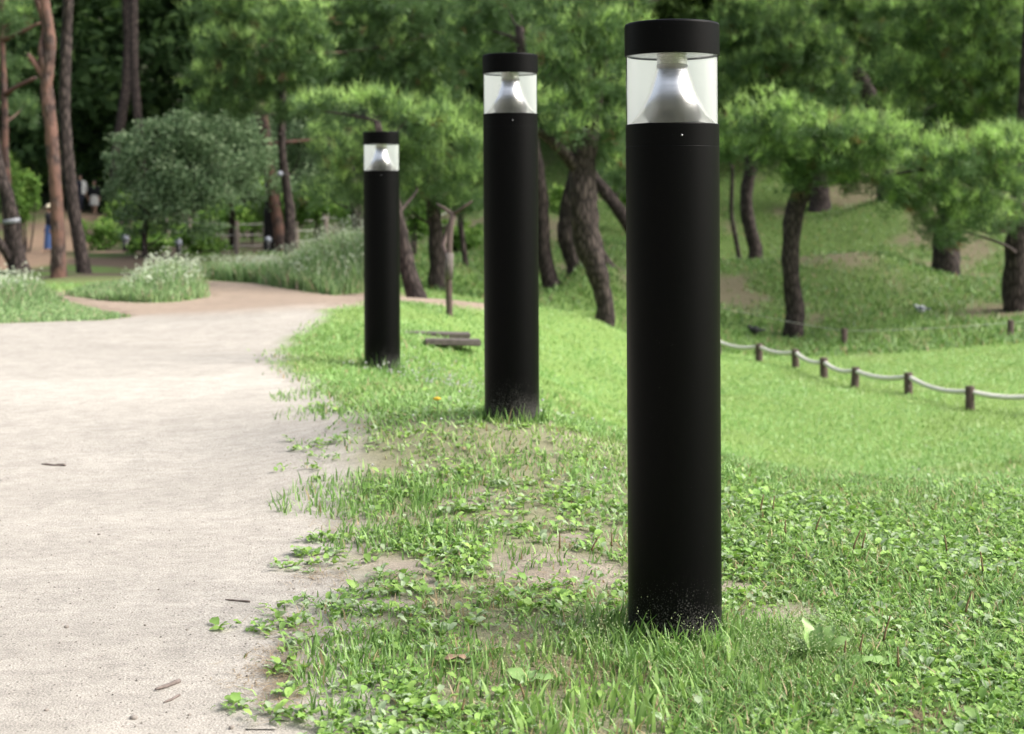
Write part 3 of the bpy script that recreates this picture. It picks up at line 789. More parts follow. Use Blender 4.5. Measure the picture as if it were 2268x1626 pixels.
# ------------------------------------------------------------------ the wood behind: one mass
def wood(name, label, xs, ys, hs, n_blob, cols, size, dens, seedoff=0):
    pads = []
    for _ in range(n_blob):
        y = rng.uniform(*ys); x = rng.uniform(*xs) * y
        g0 = float(hgt(np.array([x]), np.array([y]))[0])
        z = g0 + rng.uniform(*hs)
        r = rng.uniform(1.6, 3.4)
        pads.append((x, y, z, r, r, r * .75))
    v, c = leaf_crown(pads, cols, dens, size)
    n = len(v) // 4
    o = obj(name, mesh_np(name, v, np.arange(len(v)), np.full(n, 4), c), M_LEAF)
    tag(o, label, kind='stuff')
    return o
WOOD_DARK = (np.array([.022, .045, .017]), np.array([.048, .09, .030]), np.array([.09, .155, .05]))  # leaf colours darkened to carry the shade of the canopy overhead
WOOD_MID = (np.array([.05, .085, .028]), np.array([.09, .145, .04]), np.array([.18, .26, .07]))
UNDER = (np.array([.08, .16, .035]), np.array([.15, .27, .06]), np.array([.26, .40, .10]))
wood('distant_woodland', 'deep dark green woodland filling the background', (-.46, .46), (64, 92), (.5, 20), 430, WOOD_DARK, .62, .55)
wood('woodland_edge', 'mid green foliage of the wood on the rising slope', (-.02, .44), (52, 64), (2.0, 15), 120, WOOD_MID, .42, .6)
pads = []  # unseen trees added to darken reflections and low sky light
for _ in range(150):
    az = R(rng.uniform(118, 300)); rr_ = rng.uniform(30, 48)
    x_, y_ = rr_ * math.sin(az), rr_ * math.cos(az)
    if x_ < 0 and y_ > .3 * abs(x_): continue
    r_ = rng.uniform(2.2, 4.0)
    pads.append((x_, y_, rng.uniform(0, 15), r_, r_, r_ * .8))
v, c = leaf_crown(pads, WOOD_MID, .5, 1.1)
tag(obj('added_woodland', mesh_np('added_woodland', v, np.arange(len(v)), np.full(len(v) // 4, 4), c), M_LEAF), 'unseen green woodland added behind the viewer to darken reflections', kind='stuff')
def shrubs(name, label, lst, cols, size=.14, dens=.7):
    for k, (px, row, rx, ry, d, lb) in enumerate(lst):
        c = W(px, row, d); sx = rx * d / F; sz = ry * d / F
        base = np.array([c[0], c[1], float(hgt(np.array([c[0]]), np.array([c[1]]))[0])])
        th = thing(name, lb, 'shrub', base)
        pads = [(c[0] + rng.normal() * sx * .35, c[1] + rng.normal() * sx * .3, c[2] + rng.normal() * sz * .3, sx * .7, sx * .6, sz * .75) for _ in range(5)]
        v, cc = leaf_crown(pads, cols, dens, size)
        crown_obj(v, cc, 4, 'foliage', M_LEAF, th, base)
        for _ in range(3):
            e = c + rng.normal(size=3) * np.array([sx * .4, sx * .3, sz * .3])
            Q = catmull(np.array([[*(base - [0, 0, .1]), .035], [*((base + e) / 2 + rng.normal(size=3) * .08), .025], [*e, .01]]), 3)
            obj('stem', tube_me('stem', Q[:, :3] - base, Q[:, 3], 6, .1), M_BARK, th)
shrubs('leafy_shrub', '', [
    (480,480,60,40,48,'bright green shrub left of the charred trunk, behind the rope fence'),
    (560,470,50,50,50,'fresh green shrub just left of the slender red trunk'),
    (700,460,60,46,44,'light green shrub right of the slender red trunk'),
    (770,480,40,40,40,'low green shrub against left side of farthest bollard'),
    (340,520,50,36,50,'dim shrub in shade behind the small path lights'),
    (420,520,60,34,52,'shaded green bush behind the leftmost rope fence posts'),
    (920,470,40,40,38,'bright shrub seen between the two dark trunks near farthest bollard'),
    (1010,520,50,36,42,'shrub behind the wooden prop post'),
    (60,440,34,60,44,'bright green bush between the left edge trunks'),
    (1240,470,50,60,46,'leafy bush behind the paler forked trunk'),
    (1400,420,50,40,44,'green bush above the slanting trunk'),
    (190,300,60,70,75,'yellow green sunlit sapling deep in the left wood'),
    (1640,430,60,46,54,'hillside bush right of the nearest bollard neck'),
    (235,520,46,34,50,'dark bush on the shaded bank between the two farthest path lights'),
    (270,470,40,50,60,'tall dim bush right of the white skirted walker'),
    (130,400,60,60,80,'dim thicket behind the reddish forked trunk'),
    (250,400,60,60,80,'dark thicket above the walkers in the left wood'),
    (20,400,50,60,62,'leafy bush at the left picture edge behind the thin reddish stem'),
    (430,530,60,30,41,'low leafy bush under the grey green tree, before the rope fence'),
    (330,545,44,22,40,'low bush at the foot of the small grey green tree'),
    (600,440,60,50,47,'green thicket between the charred trunk and the forked shrub tree'),
    (1980,470,60,34,50,'small bush under the bright pine boughs at right'),
    ], UNDER)

# ------------------------------------------------------------------ grass
def blades(P, h, w, lean, cols, segs=3):
    """P (n,3) feet; curved tapering strips"""
    n = len(P)
    az = rng.random(n) * 2 * math.pi
    ld = np.c_[np.cos(az), np.sin(az), np.zeros(n)]
    fa = az + math.pi / 2 + rng.normal(size=n) * .5
    sd = np.c_[np.cos(fa), np.sin(fa), np.zeros(n)]
    rows = []
    for k in range(segs + 1):
        t = k / segs
        off = ld * (h * lean * t * t)[:, None] + np.array([0, 0, 1.0]) * (h * t * (1 - .35 * np.minimum(lean, 1.2) * t))[:, None]
        ww = w * (1 - t ** 1.6) * .5
        if k < segs:
            rows.append(P + off - sd * ww[:, None]); rows.append(P + off + sd * ww[:, None])
        else:
            rows.append(P + off)
    nv = 2 * segs + 1
    V = np.stack(rows, 1).reshape(-1, 3)
    f = []
    for k in range(segs - 1):
        f.append([2 * k, 2 * k + 1, 2 * k + 3]); f.append([2 * k, 2 * k + 3, 2 * k + 2])
    f.append([2 * segs - 2, 2 * segs - 1, 2 * segs])
    f = np.array(f)
    FF = (f[None] + (np.arange(n) * nv)[:, None, None]).reshape(-1)
    cc = np.repeat(cols, nv, 0)
    return V, FF, np.full(len(FF) // 3, 3), cc
def join(parts):
    off = 0; V = []; Fl = []; S = []; C = []
    for v, f, s, c in parts:
        V.append(v); Fl.append(np.asarray(f) + off); S.append(s); C.append(c); off += len(v)
    return np.vstack(V), np.concatenate(Fl), np.concatenate(S), np.vstack(C)
def scatter(n, y0, y1, xl, xr, power=1.0):
    """points across the view, thinning with distance"""
    u = rng.random(n)
    if power == 1.0: y = y0 * (y1 / y0) ** u
    else: y = y0 + (y1 - y0) * u
    x = xl(y) + (xr(y) - xl(y)) * rng.random(n)
    return x, y
LIGHT = np.array([.27, .42, .135]); MIDG = np.array([.175, .325, .085]); DEEP = np.array([.10, .19, .05]); STRAW = np.array([.42, .33, .19]); BLUEG = np.array([.16, .25, .13])
def gcol(n, wl=.45, wd=.2, ws=.04):
    r = rng.random(n); c = np.tile(MIDG, (n, 1)) * 1.0
    c[r < wl] = LIGHT; c[(r > 1 - wd)] = DEEP
    s = rng.random(n) < ws; c[s] = STRAW
    return c * (.8 + .4 * rng.random((n, 1)))
wl_ = lambda y: -.40 * y - .2
wr_ = lambda y: .40 * y + .3
def near_cover(x, y):
    pd = poly_dist(x, y, PATH)
    nn = fbm(x * 3.1, y * 3.1, 61); n2 = fbm(x * 9, y * 9, 62)
    edge = sstep(-.16, .20, pd + (nn - .55) * .7)
    patchy = sstep(.34, .50, fbm(x * 2.4, y * 3.2, 67)) * .65 + .35
    patchy = np.maximum(patchy, sstep(.3, 1.4, x)); patchy = np.where(y > 7.5, np.maximum(patchy, sstep(7.5, 9, y)), patchy)
    return pd, nn, n2, edge * patchy * (1 - .86 * bare_amount(x, y))
gp = []
# fine turf, near
x, y = scatter(190000, 3.7, 15.5, wl_, wr_)
pd, nn, n2, cov = near_cover(x, y)
fine = sstep(.40, .62, fbm(x * 1.3, y * 1.3, 63)) * .8 + .2
band = sstep(4.3, 4.9, y) * (1 - sstep(6.6, 7.8, y)) * (1 - .25 * sstep(2, 4, x))     # weedier strip beyond the clump
pr = cov * (fine * (1 - .55 * band)) * (.35 + .65 * n2)
keep = rng.random(len(x)) < pr
x, y = x[keep], y[keep]
z = hgt(x, y); n = len(x)
h = (.028 + .04 * rng.random(n)) * (.7 + .6 * fbm(x * 2, y * 2, 66)) * (1 + .3 * sstep(9, 14, y))
gp.append(blades(np.c_[x, y, z - .004], h, .004 + .003 * rng.random(n) + .0005 * y, .3 + .9 * rng.random(n), gcol(n, .42, .24, .16), 2))
# turf between the weeds on the right
x, y = scatter(60000, 3.7, 11, lambda y: .10 * y + .05, wr_)
keep = rng.random(len(x)) < (1 - .85 * bare_amount(x, y)) * (1 - .75 * sstep(.40, .58, fbm(x * 1.5, y * 1.1, 95)))
x, y = x[keep], y[keep]; z = hgt(x, y); n = len(x)
h = (.03 + .05 * rng.random(n)) * (.6 + .9 * fbm(x * 1.2, y * 1.2, 96))
gp.append(blades(np.c_[x, y, z - .004], h, .004 + .004 * rng.random(n) + .0004 * y, .3 + .9 * rng.random(n), gcol(n, .45, .22, .13), 2))
# coarse blades in clumps
def clump(px, row, rad, n, h0, wblade=.008, c=None, lean=.6):
    g0 = G(px, row)
    r = rad * np.sqrt(rng.random(n)); a = rng.random(n) * 6.283
    X = g0[0] + r * np.cos(a) * 1.3; Y = g0[1] + r * np.sin(a)
    Z = hgt(X, Y)
    hh = h0 * .66 * (.45 + .75 * rng.random(n))
    cc = gcol(n, .4, .25, .03) if c is None else np.tile(c, (n, 1)) * (.8 + .4 * rng.random((n, 1)))
    gp.append(blades(np.c_[X, Y, Z - .004], hh, wblade * (.7 + .7 * rng.random(n)), lean * (.3 + rng.random(n)), cc, 3))
for q in [(1330,1400,.20,150,.15),(1420,1440,.22,200,.14),(1500,1460,.25,240,.14),(1580,1420,.16,120,.13),(1650,1400,.16,150,.15),(1720,1440,.22,220,.15),(1620,1500,.25,260,.13),(1500,1540,.25,240,.12),(1400,1510,.2,160,.12),
          (1290,1440,.14,90,.11),(1800,1500,.22,200,.13),(1880,1480,.16,90,.13),(1700,1560,.22,220,.13),(1850,1570,.2,140,.11),(1960,1490,.12,70,.14),(2000,1560,.14,50,.1)]:
    clump(*q)
for q in [(760,1450,.16,130,.11),(850,1440,.2,170,.11),(930,1480,.2,170,.11),(820,1500,.2,170,.12),(720,1510,.1,60,.12),(1000,1440,.16,100,.11),(760,1580,.10,60,.13),(1060,1500,.2,150,.1),(1150,1480,.2,150,.1),(1150,1550,.2,150,.1),
          (800,1130,.35,420,.13),(880,1140,.35,360,.12),(860,1210,.25,260,.13),(950,1215,.25,260,.13),(760,1100,.2,120,.12),(930,1120,.3,250,.12),(1180,1080,.3,200,.1),(780,950,.4,300,.12),(740,900,.4,300,.12),(1120,1260,.2,120,.09),
          (1500,1425,.14,80,.21,.012),(1420,1405,.10,60,.2,.011),(1560,1440,.14,70,.2,.012),(1380,1400,.1,60,.19,.011),(1460,1470,.16,90,.17,.012),(1600,1420,.08,40,.2,.011),(1540,1490,.2,90,.16,.012),(1130,1620,.16,60,.17),(1330,1620,.2,80,.17),(2180,1590,.2,70,.16),(2230,1480,.2,70,.15),(2050,1380,.3,120,.14),(2170,1330,.35,140,.14),(1880,1230,.3,120,.12)]:
    clump(*q)
# the grass that stands against each bollard's foot
for bi, (bx, by, bz) in enumerate(BPOS):
    n = (150, 220, 260)[bi]
    a = rng.uniform(math.pi * .95, math.pi * 2.05, n); r = rb + .012 + .05 * rng.random(n) ** 1.5
    X = bx + r * np.cos(a); Y = by + r * np.sin(a); Z = hgt(X, Y)
    gp.append(blades(np.c_[X, Y, Z - .01], (.035 + .13 * rng.random(n) ** 3) * (.9, 1.0, 1.2)[bi], .006 + .005 * rng.random(n), .1 + .4 * rng.random(n), gcol(n, .25, .45, .03), 3))
for q in [(1340,1400,.09,26,.17,.016),(1400,1430,.12,30,.17,.017),(1470,1460,.14,36,.17,.017),(1540,1470,.14,36,.16,.017),(1620,1480,.14,30,.15,.016),(1250,1450,.12,24,.15,.015),(1450,1540,.2,36,.16,.016),(1300,1600,.2,30,.2,.015),(1130,1600,.2,30,.2,.014),(1700,1420,.12,24,.15,.014),(1600,1590,.2,30,.17,.016)]:
    clump(*q, c=np.array([.27, .42, .12]), lean=.45)
clump(1421, 1412, .008, 1, .27, .012, np.array([.62, .58, .55]), .1)
V_, F_, S_, C_ = join(gp)
o = obj('grass', mesh_np('grass', V_, F_, S_, C_), M_GRASS)
tag(o, 'short patchy green grass growing along the path edge and around the bollards', kind='stuff')

# lawn and slopes further back
gp = []
x, y = scatter(185000, 5.6, 30, wl_, wr_)
pd = poly_dist(x, y, PATH)
z = hgt(x, y)
nz = fbm(x * .8, y * .5, 31) * .45 + fbm(x * .25, y * .18, 41) * .55
keep = (rng.random(len(x)) < sstep(5.6, 9.4, y + 1.6 * (fbm(x * 1.5, y * 1.5, 85) - .5)) * np.where(x > .3, 1, sstep(7, 10.5, y))) & (pd > .05 + .3 * rng.random(len(x))) & (rng.random(len(x)) < np.where(y > 25, 1 - .9 * sstep(.47, .66, nz), 1)) & ~((x < -6.5) & (y > 25.5))
x, y, z = x[keep], y[keep], z[keep]; n = len(x)
c = np.where(rng.random((n, 1)) < .6, np.array([.30, .465, .17]), np.array([.235, .39, .125])) * (.88 + .24 * rng.random((n, 1)))
c *= (1 - .25 * sstep(25.5, 28.5, y))[:, None]  # grass painted darker where the trees would shade it
lv = fbm(x * .55, y * .4, 83)[:, None]; lv2 = fbm(x * 1.6, y * 1.1, 84)[:, None]
c = c * (.80 + .4 * lv) * np.where(lv2 > .60, np.array([1.06, .93, .95]), 1.0)
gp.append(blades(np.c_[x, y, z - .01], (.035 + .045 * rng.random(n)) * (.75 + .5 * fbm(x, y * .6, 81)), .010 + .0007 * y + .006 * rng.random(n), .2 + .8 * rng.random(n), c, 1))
x, y = scatter(110000, 26, 60, wl_, wr_)
z = hgt(x, y)
nz = fbm(x * .8, y * .5, 31) * .45 + fbm(x * .25, y * .18, 41) * .55
keep = (rng.random(len(x)) < 1 - .92 * sstep(.47, .66, nz)) & ~((x < -6.5 - .05 * (y - 26)) & (y < 75)) & (poly_dist(x, y, PATH) > .1)
x, y, z = x[keep], y[keep], z[keep]; n = len(x)
gp.append(blades(np.c_[x, y, z - .02], (.09 + .10 * rng.random(n)), .03 + .02 * rng.random(n), .3 + .8 * rng.random(n), gcol(n, .2, .45, .06) * .8, 1))  # slope grass kept deep green, tree shade included in its colour
V_, F_, S_, C_ = join(gp)
tag(obj('lawn', mesh_np('lawn', V_, F_, S_, C_), M_GRASS), 'bright green lawn running back to the wooded slope', kind='stuff')

# ------------------------------------------------------------------ low broad-leaved weeds
def leaf_template():
    """one broad leaf along +X, folded along its rib, wavy rim"""
    us = [0, .14, .34, .56, .78, .93]
    ws = [.05, .17, .30, .33, .24, .10]
    v = []
    for k, (u, w_) in enumerate(zip(us, ws)):
        zc = .10 * math.sin(u * 2.6) - .10 * u * u
        wave = .035 * (1 if k % 2 else -1)
        v += [(u, -w_, zc + .07 * w_ / .33 + wave), (u, 0, zc), (u, w_, zc + .07 * w_ / .33 - wave)]
    v.append((1.0, 0, .10 * math.sin(2.6) - .10))
    f = []
    for k in range(5):
        a = 3 * k
        for s in (0, 1):
            f.append((a + s, a + s + 3, a + s + 4)); f.append((a + s, a + s + 4, a + s + 1))
    f.append((15, 18, 16)); f.append((16, 18, 17))
    return np.array(v), np.array(f)
LT, LFc = leaf_template()
def leaves(P, az, pitch, size, cols, slim=None):
    n = len(P)
    ca, sa = np.cos(az), np.sin(az); cp_, sp = np.cos(pitch), np.sin(pitch)
    v = np.repeat(LT[None], n, 0) * size[:, None, None]
    if slim is not None: v[:, :, 1] *= slim[:, None]
    roll = rng.normal(size=n) * .25
    y = v[:, :, 1] * np.cos(roll)[:, None] - v[:, :, 2] * np.sin(roll)[:, None]
    z = v[:, :, 1] * np.sin(roll)[:, None] + v[:, :, 2] * np.cos(roll)[:, None]
    x = v[:, :, 0]
    x2 = x * cp_[:, None] - z * sp[:, None]; z2 = x * sp[:, None] + z * cp_[:, None]
    V = np.stack([x2 * ca[:, None] - y * sa[:, None], x2 * sa[:, None] + y * ca[:, None], z2], -1) + P[:, None, :]
    nv = len(LT)
    FF = (LFc[None] + (np.arange(n) * nv)[:, None, None]).reshape(-1)
    return V.reshape(-1, 3), FF, np.full(len(FF) // 3, 3), np.repeat(cols, nv, 0)
W1 = np.array([.17, .31, .07]); W2 = np.array([.29, .45, .105]); W3 = np.array([.31, .40, .23])
def wcol(n):
    r = rng.random((n, 1)); c = W1 * (1 - r) + W2 * r
    g = rng.random(n) < .25; c[g] = W3
    return c * (.8 + .4 * rng.random((n, 1)))
wp = []
def rosettes(x, y, smin, smax, kmin=4, kmax=8):
    n = len(x); z = hgt(x, y)
    k = rng.integers(kmin, kmax, n)
    P = np.repeat(np.c_[x, y, z + .004], k, 0); m = len(P)
    sz = np.repeat(rng.uniform(smin, smax, n), k) * (.6 + .6 * rng.random(m))
    az = rng.random(m) * 6.283
    pt = rng.uniform(.0, .75, m)
    P[:, :2] += rng.normal(size=(m, 2)) * .02
    P[:, 2] += rng.random(m) * .02
    wp.append(leaves(P, az, pt, sz, wcol(m), rng.uniform(.55, 1.05, m)))
x, y = scatter(19000, 3.7, 12, wl_, wr_)
pd, nn, n2, cov = near_cover(x, y)
wd = sstep(.36, .56, fbm(x * 1.9 + 7, y * 1.9, 64))
clump_free = lambda x, y: 1 - .8 * np.exp(-(((x - .72) / .75) ** 2 + ((y - 4.7) / .5) ** 2))
clumpmask = clump_free(x, y)
keep = rng.random(len(x)) < np.clip(cov * (.25 + .75 * wd) * clumpmask * (1 - sstep(6.0, 10.5, y) * (x > .4) - sstep(7.5, 12, y) * (x <= .4)), 0, 1)
rosettes(x[keep], y[keep], .02, .046)
x, y = scatter(15000, 3.7, 11, lambda y: .10 * y + .05, wr_)
mix_ = sstep(.40, .58, fbm(x * 1.5, y * 1.1, 95)) * .85 + .15
cov = (1 - .8 * bare_amount(x, y)) * clump_free(x, y)
keep = rng.random(len(x)) < np.clip(cov * (1 - .92 * sstep(5.6, 9.2, y + 1.6 * (fbm(x * 1.3, y * 1.3, 97) - .5))) * mix_, 0, 1)
kb = rng.random(keep.sum()) < .35
rosettes(x[keep][kb], y[keep][kb], .032, .058, 3, 6); rosettes(x[keep][~kb], y[keep][~kb], .018, .042, 4, 7)
# stragglers on the sand
sx_, sy_ = [], []
for (px, row, rx, ry, n) in [(560,1405,60,8,7),(650,1400,60,14,9),(640,1265,40,6,8),(740,1262,60,10,10),(700,1240,60,5,8),(700,1205,60,5,9),(800,1210,60,8,10),(680,1238,40,4,5),(530,1578,40,8,8),(590,1598,40,8,6),(640,1490,30,16,7),(660,1440,40,16,8),(780,1330,60,10,9),(850,1290,60,10,9),
                             (900,1320,80,10,12),(1000,1290,80,12,12),(820,1370,80,10,14),(920,1370,80,12,14),(740,1420,70,10,12),(640,1545,20,10,5),(700,1600,60,16,10),(1000,1250,80,10,12),(620,1060,10,6,3),(690,1068,20,5,4),(730,1020,20,6,5),(860,1570,80,20,14),(960,1580,80,20,16),(1060,1600,80,20,16)]:
    for _ in range(n):
        g0 = G(px + rng.normal() * rx * .6, row + rng.normal() * ry * .6); sx_.append(g0[0]); sy_.append(g0[1])
rosettes(np.array(sx_), np.array(sy_), .026, .05, 3, 6)
V_, F_, S_, C_ = join(wp)
tag(obj('ground_cover', mesh_np('ground_cover', V_, F_, S_, C_, True), M_WEED), 'low broad leaved weeds mixed into the grass beside the path', kind='stuff')

# dry straw lying on the bare spots
sp_ = []
for (px, row, rx, ry, n) in [(2050,1600,120,26,700),(1450,1490,120,40,260),(1560,1560,120,30,260),(1700,1540,160,40,260),(640,1480,60,50,220),(1390,1350,60,20,120),(620,1560,60,40,160),(600,1500,90,50,260),(660,1400,90,40,200),(720,1280,90,30,200),(760,1180,70,30,160),(1250,1470,300,80,1300),(1750,1520,260,70,1200),(2050,1450,200,80,500),(1150,1330,200,50,500)]:
    g0 = np.array([G(px + rng.normal() * rx * .5, row + rng.normal() * ry * .5) for _ in range(n)])
    z = hgt(g0[:, 0], g0[:, 1])
    a = rng.random(n) * 6.283; L = .03 + .06 * rng.random(n)
    d = np.c_[np.cos(a), np.sin(a), rng.normal(size=n) * .12]; s = np.c_[-np.sin(a), np.cos(a), np.zeros(n)]
    b = np.c_[g0, z + .006 + .01 * rng.random(n)]
    v, c = tris_from(b, b + d * L[:, None], s, np.full(n, .003), np.tile(np.array([.40, .31, .20]), (n, 1)) * (.6 + .6 * rng.random((n, 1))), '')
    sp_.append((v, np.arange(len(v)), np.full(n, 3), c))
V_, F_, S_, C_ = join(sp_)
tag(obj('dry_straw', mesh_np('dry_straw', V_, F_, S_, C_), M_GRASS), 'scattered dry brown grass straw on bare soil', kind='stuff')

# feathery seed heads: tiny pale grains on hair stalks
n = 520
q = np.array([G(*v) for v in np.c_[np.r_[rng.normal(1770, 70, 260), rng.normal(1640, 130, 140), rng.normal(1250, 90, 120)], np.r_[rng.normal(1460, 40, 260), rng.normal(1510, 50, 140), rng.normal(1490, 40, 120)]]])
z = hgt(q[:, 0], q[:, 1]); hh = .07 + .09 * rng.random(n)
top = np.c_[q + rng.normal(size=(n, 2)) * .015, z + hh]
sd = unit(np.c_[rng.normal(size=(n, 2)), np.zeros(n)])
v1, c1 = tris_from(np.c_[q, z], top, sd, np.full(n, .0022), np.tile(np.array([.2, .3, .09]), (n, 1)), '')
k = 7; tt = np.repeat(top, k, 0) + rng.normal(size=(n * k, 3)) * np.array([.012, .012, .014])
dd = unit(rng.normal(size=tt.shape)); s2 = unit(np.cross(dd, rng.normal(size=tt.shape)))
v2, c2 = tris_from(tt, tt + dd * .007, s2, np.full(n * k, .0035), np.tile(np.array([.40, .48, .25]), (n * k, 1)), '')
v = np.vstack([v1, v2]); c = np.vstack([c1, c2])
tag(obj('grass_seed_heads', mesh_np('grass_seed_heads', v, np.arange(len(v)), np.full(len(v) // 3, 3), c), M_GRASS), 'fine pale seed heads of meadow grass in front of the nearest bollard', kind='stuff')

# ------------------------------------------------------------------ tall flowering growth further off
def tall_growth(name, label, outline, y_span, hfun, n, flowers, hmax):
    poly = [tuple(G(*q)) if len(q) == 2 else (q[0], q[1]) for q in outline]
    xs = [p[0] for p in poly]; ys = [p[1] for p in poly]
    x = rng.uniform(min(xs), max(xs), n * 3); y = rng.uniform(min(ys), max(ys), n * 3)
    k = in_poly(x, y, poly); x, y = x[k][:n], y[k][:n]; m = len(x)
    z = hgt(x, y); h = hfun(x, y) * (.6 + .6 * rng.random(m))
    c = gcol(m, .55, .15, .05) * np.array([1.12, 1.0, 1.45])
    parts_ = [blades(np.c_[x, y, z - .02], h, .022 + .02 * rng.random(m), .15 + .5 * rng.random(m), c, 2)]
    f = (rng.random(m) < flowers) & (h > .3)
    if f.any():
        P = np.c_[x, y, z + h * (.85 + .25 * rng.random(m))][f]; mf = len(P)
        P = np.repeat(P, 3, 0) + rng.normal(size=(mf * 3, 3)) * .05; mf = len(P)
        d = unit(rng.normal(size=(mf, 3)) + np.array([0, 0, .6])); s = unit(np.cross(d, rng.normal(size=(mf, 3))))
        v, cc = tris_from(P, P + d * .035, s, np.full(mf, .035), np.tile(np.array([.50, .55, .42]), (mf, 1)), '')
        parts_.append((v, np.arange(len(v)), np.full(mf, 3), cc))
    V, Fl, S, Cc = join(parts_)
    tag(obj(name, mesh_np(name, V, Fl, S, Cc), M_GRASS), label, kind='stuff')
cm = G(362, 648)
tall_growth('flower_mound', 'mound of tall grass topped with small white flowers at the path fork', [(140,648),(230,660),(330,664),(400,661),(465,651),(440,636),(380,628),(300,626),(200,632)], None,
            lambda x, y: 
            
            .11 + .50 * np.exp(-(((x - cm[0]) / .62) ** 2 + ((y - cm[1] - .5) / 1.6) ** 2)), 9000, .14, .7)
tall_growth('tall_grass_bank', 'bank of tall pale green grass with white flower tops beyond the path', [(430,617),(560,624),(640,633),(740,640),(800,634),(860,630),(850,585),(780,580),(700,585),(600,590),(500,600)], None,
            lambda x, y: .14 + (.22 + .60 * sstep(-4.8, -2.9, x)) * sstep(23.6, 27, y), 26000, .06, .9)
tall_growth('grass_verge', 'long green grass patch at left path edge', [(-60,719),(0,719),(120,717),(230,717),(290,711),(215,682),(150,664),(60,648),(-60,640)], None,
            lambda x, y: .07 + .28 * sstep(-6.4, -7.4, x) * sstep(19, 21, y), 15000, .08, .6)

# ------------------------------------------------------------------ fences
def fence(name, label, posts, hpost, rpost, heights, mat_p, mat_r, r_rope, sag, tail=None):
    """posts: (px,row,d) feet"""
    P = []
    for (px, row, d) in posts:
        w = W(px, row, d); w[2] = float(hgt(np.array([w[0]]), np.array([w[1]]))[0]); P.append(w)
    th = thing(name, label, 'fence', P[0])
    for i, p in enumerate(P):
        rp = rpost * (.92 + .16 * rng.random()); hp = hpost * (.95 + .1 * rng.random())
        prof = [(rp, -.2), (rp, hp - .02), (rp * .93, hp - .004), (rp * .6, hp)]
        o = obj('post', sharp(lathe_me('post', prof, 12)), mat_p, th, p - P[0])
        o.rotation_euler = (rng.normal() * .03, rng.normal() * .03, rng.random() * 6)
    for hgt_f in heights:
        for i in range(len(P) - 1):
            a = P[i] + [0, 0, hgt_f * hpost]; b = P[i + 1] + [0, 0, hgt_f * hpost]
            t = np.linspace(0, 1, 13)[:, None]
            q = a + (b - a) * t; q[:, 2] -= sag * 4 * (t * (1 - t))[:, 0] * np.linalg.norm(b - a)
            obj('rope', tube_me('rope', q - P[0], np.full(13, r_rope), 8), mat_r, th)
rp_posts = [(2470,925,17.6),(2300,906,18.5),(2148,899,19.0),(2012,870,20.3),(1893,850,21.3),(1825,829,22.5),(1762,812,23.7),(1681,797,24.6),(1590,785,25.6),(1500,775,26.6)]
fence('rope_fence', 'low fence of short dark posts strung with thick white rope on the lawn', rp_posts, .30, .062, [.80], M_POST, M_ROPE, .034, .055)
fence('rope_fence', 'fainter low rope fence with two short dark posts under the right hand trees', [(1560,755,29),(1870,746,27.6),(2238,724,27.0),(2420,716,27)], .28, .06, [.85], M_POST, M_ROPE_GREY, .004, .01)
s = 1 / 1.3228
fence('post_and_rope_fence', 'waist high fence of pale wooden posts and thin ropes behind the tall grass',
      [(490*s,738*s,47),(556*s,742*s,45.5),(629*s,745*s,45),(694*s,747*s,44.5),(778*s,742*s,45),(870*s,722*s,47),(954*s,712*s,49),(1080*s,716*s,48),(1209*s,724*s,45),(1330*s,716*s,47)], .98, .075, [.95, .62, .28], M_WOOD, M_ROPE_GREY, .012, .02)

# ------------------------------------------------------------------ timber: planks and prop post
def box_me(name, sx, sy, sz, bev=.01):
    import bmesh
    bm = bmesh.new(); bmesh.ops.create_cube(bm, size=1)
    bmesh.ops.scale(bm, vec=(sx, sy, sz), verts=bm.verts)
    bmesh.ops.bevel(bm, geom=list(bm.edges), offset=bev, segments=2, affect='EDGES')
    for v in bm.verts: v.co += Vector((rng.normal() * .003, rng.normal() * .003, rng.normal() * .003))
    me = bpy.data.meshes.new(name); bm.to_mesh(me); bm.free()
    return me
c0 = W(975, 752, 15.6)
br = thing('plank_bridge', 'two weathered grey planks laid across the little ditch behind the farthest bollard', 'planks', (c0[0], c0[1], c0[2] - .05))
for (px, row, d, L, rz) in [(968, 741, 15.95, .72, 4), (1003, 757, 15.3, .58, 5)]:
    p = W(px, row, d)
    o = obj('plank', box_me('plank', L, .24, .055), M_PLANK, br, (p[0] - c0[0], p[1] - c0[1], p[2] - c0[2] + .05))
    o.rotation_euler = (0, R(1.5), R(rz))
b0 = W(995, 702, 19.0); b0[2] = float(hgt(np.array([b0[0]]), np.array([b0[1]]))[0])
pp = thing('prop_post', 'slender dark wooden prop post with forked top, beside the middle bollard', 'post', b0)
obj('post', tube_me('post', catmull(np.array([b0 - [0, 0, .2], W(995, 660, 19), W(994, 600, 19), W(997, 520, 19.1), W(1004, 470, 19.2)]), 3) - b0, np.linspace(.045, .034, 13), 10, .1), M_POST, pp)
obj('wrap', tube_me('wrap', np.array([W(994.5, 618, 19), W(994, 590, 19), W(995, 562, 19.05)]) - b0, [.058, .060, .055], 10, .12), M_PLANK, pp)
obj('brace', tube_me('brace', np.array([W(990, 575, 19), W(982, 545, 19.3), W(990, 510, 19.5), W(1003, 476, 19.2)]) - b0, [.03, .03, .028, .024], 8, .1), M_POST, pp)
obj('fork', tube_me('fork', np.array([W(1002, 476, 19.2), W(985, 462, 19.3), W(968, 452, 19.4)]) - b0, [.028, .022, .014], 8, .1), M_POST, pp)
obj('fork', tube_me('fork', np.array([W(1004, 474, 19.2), W(1020, 464, 19.1), W(1045, 446, 19.0)]) - b0, [.028, .022, .014], 8, .1), M_POST, pp)

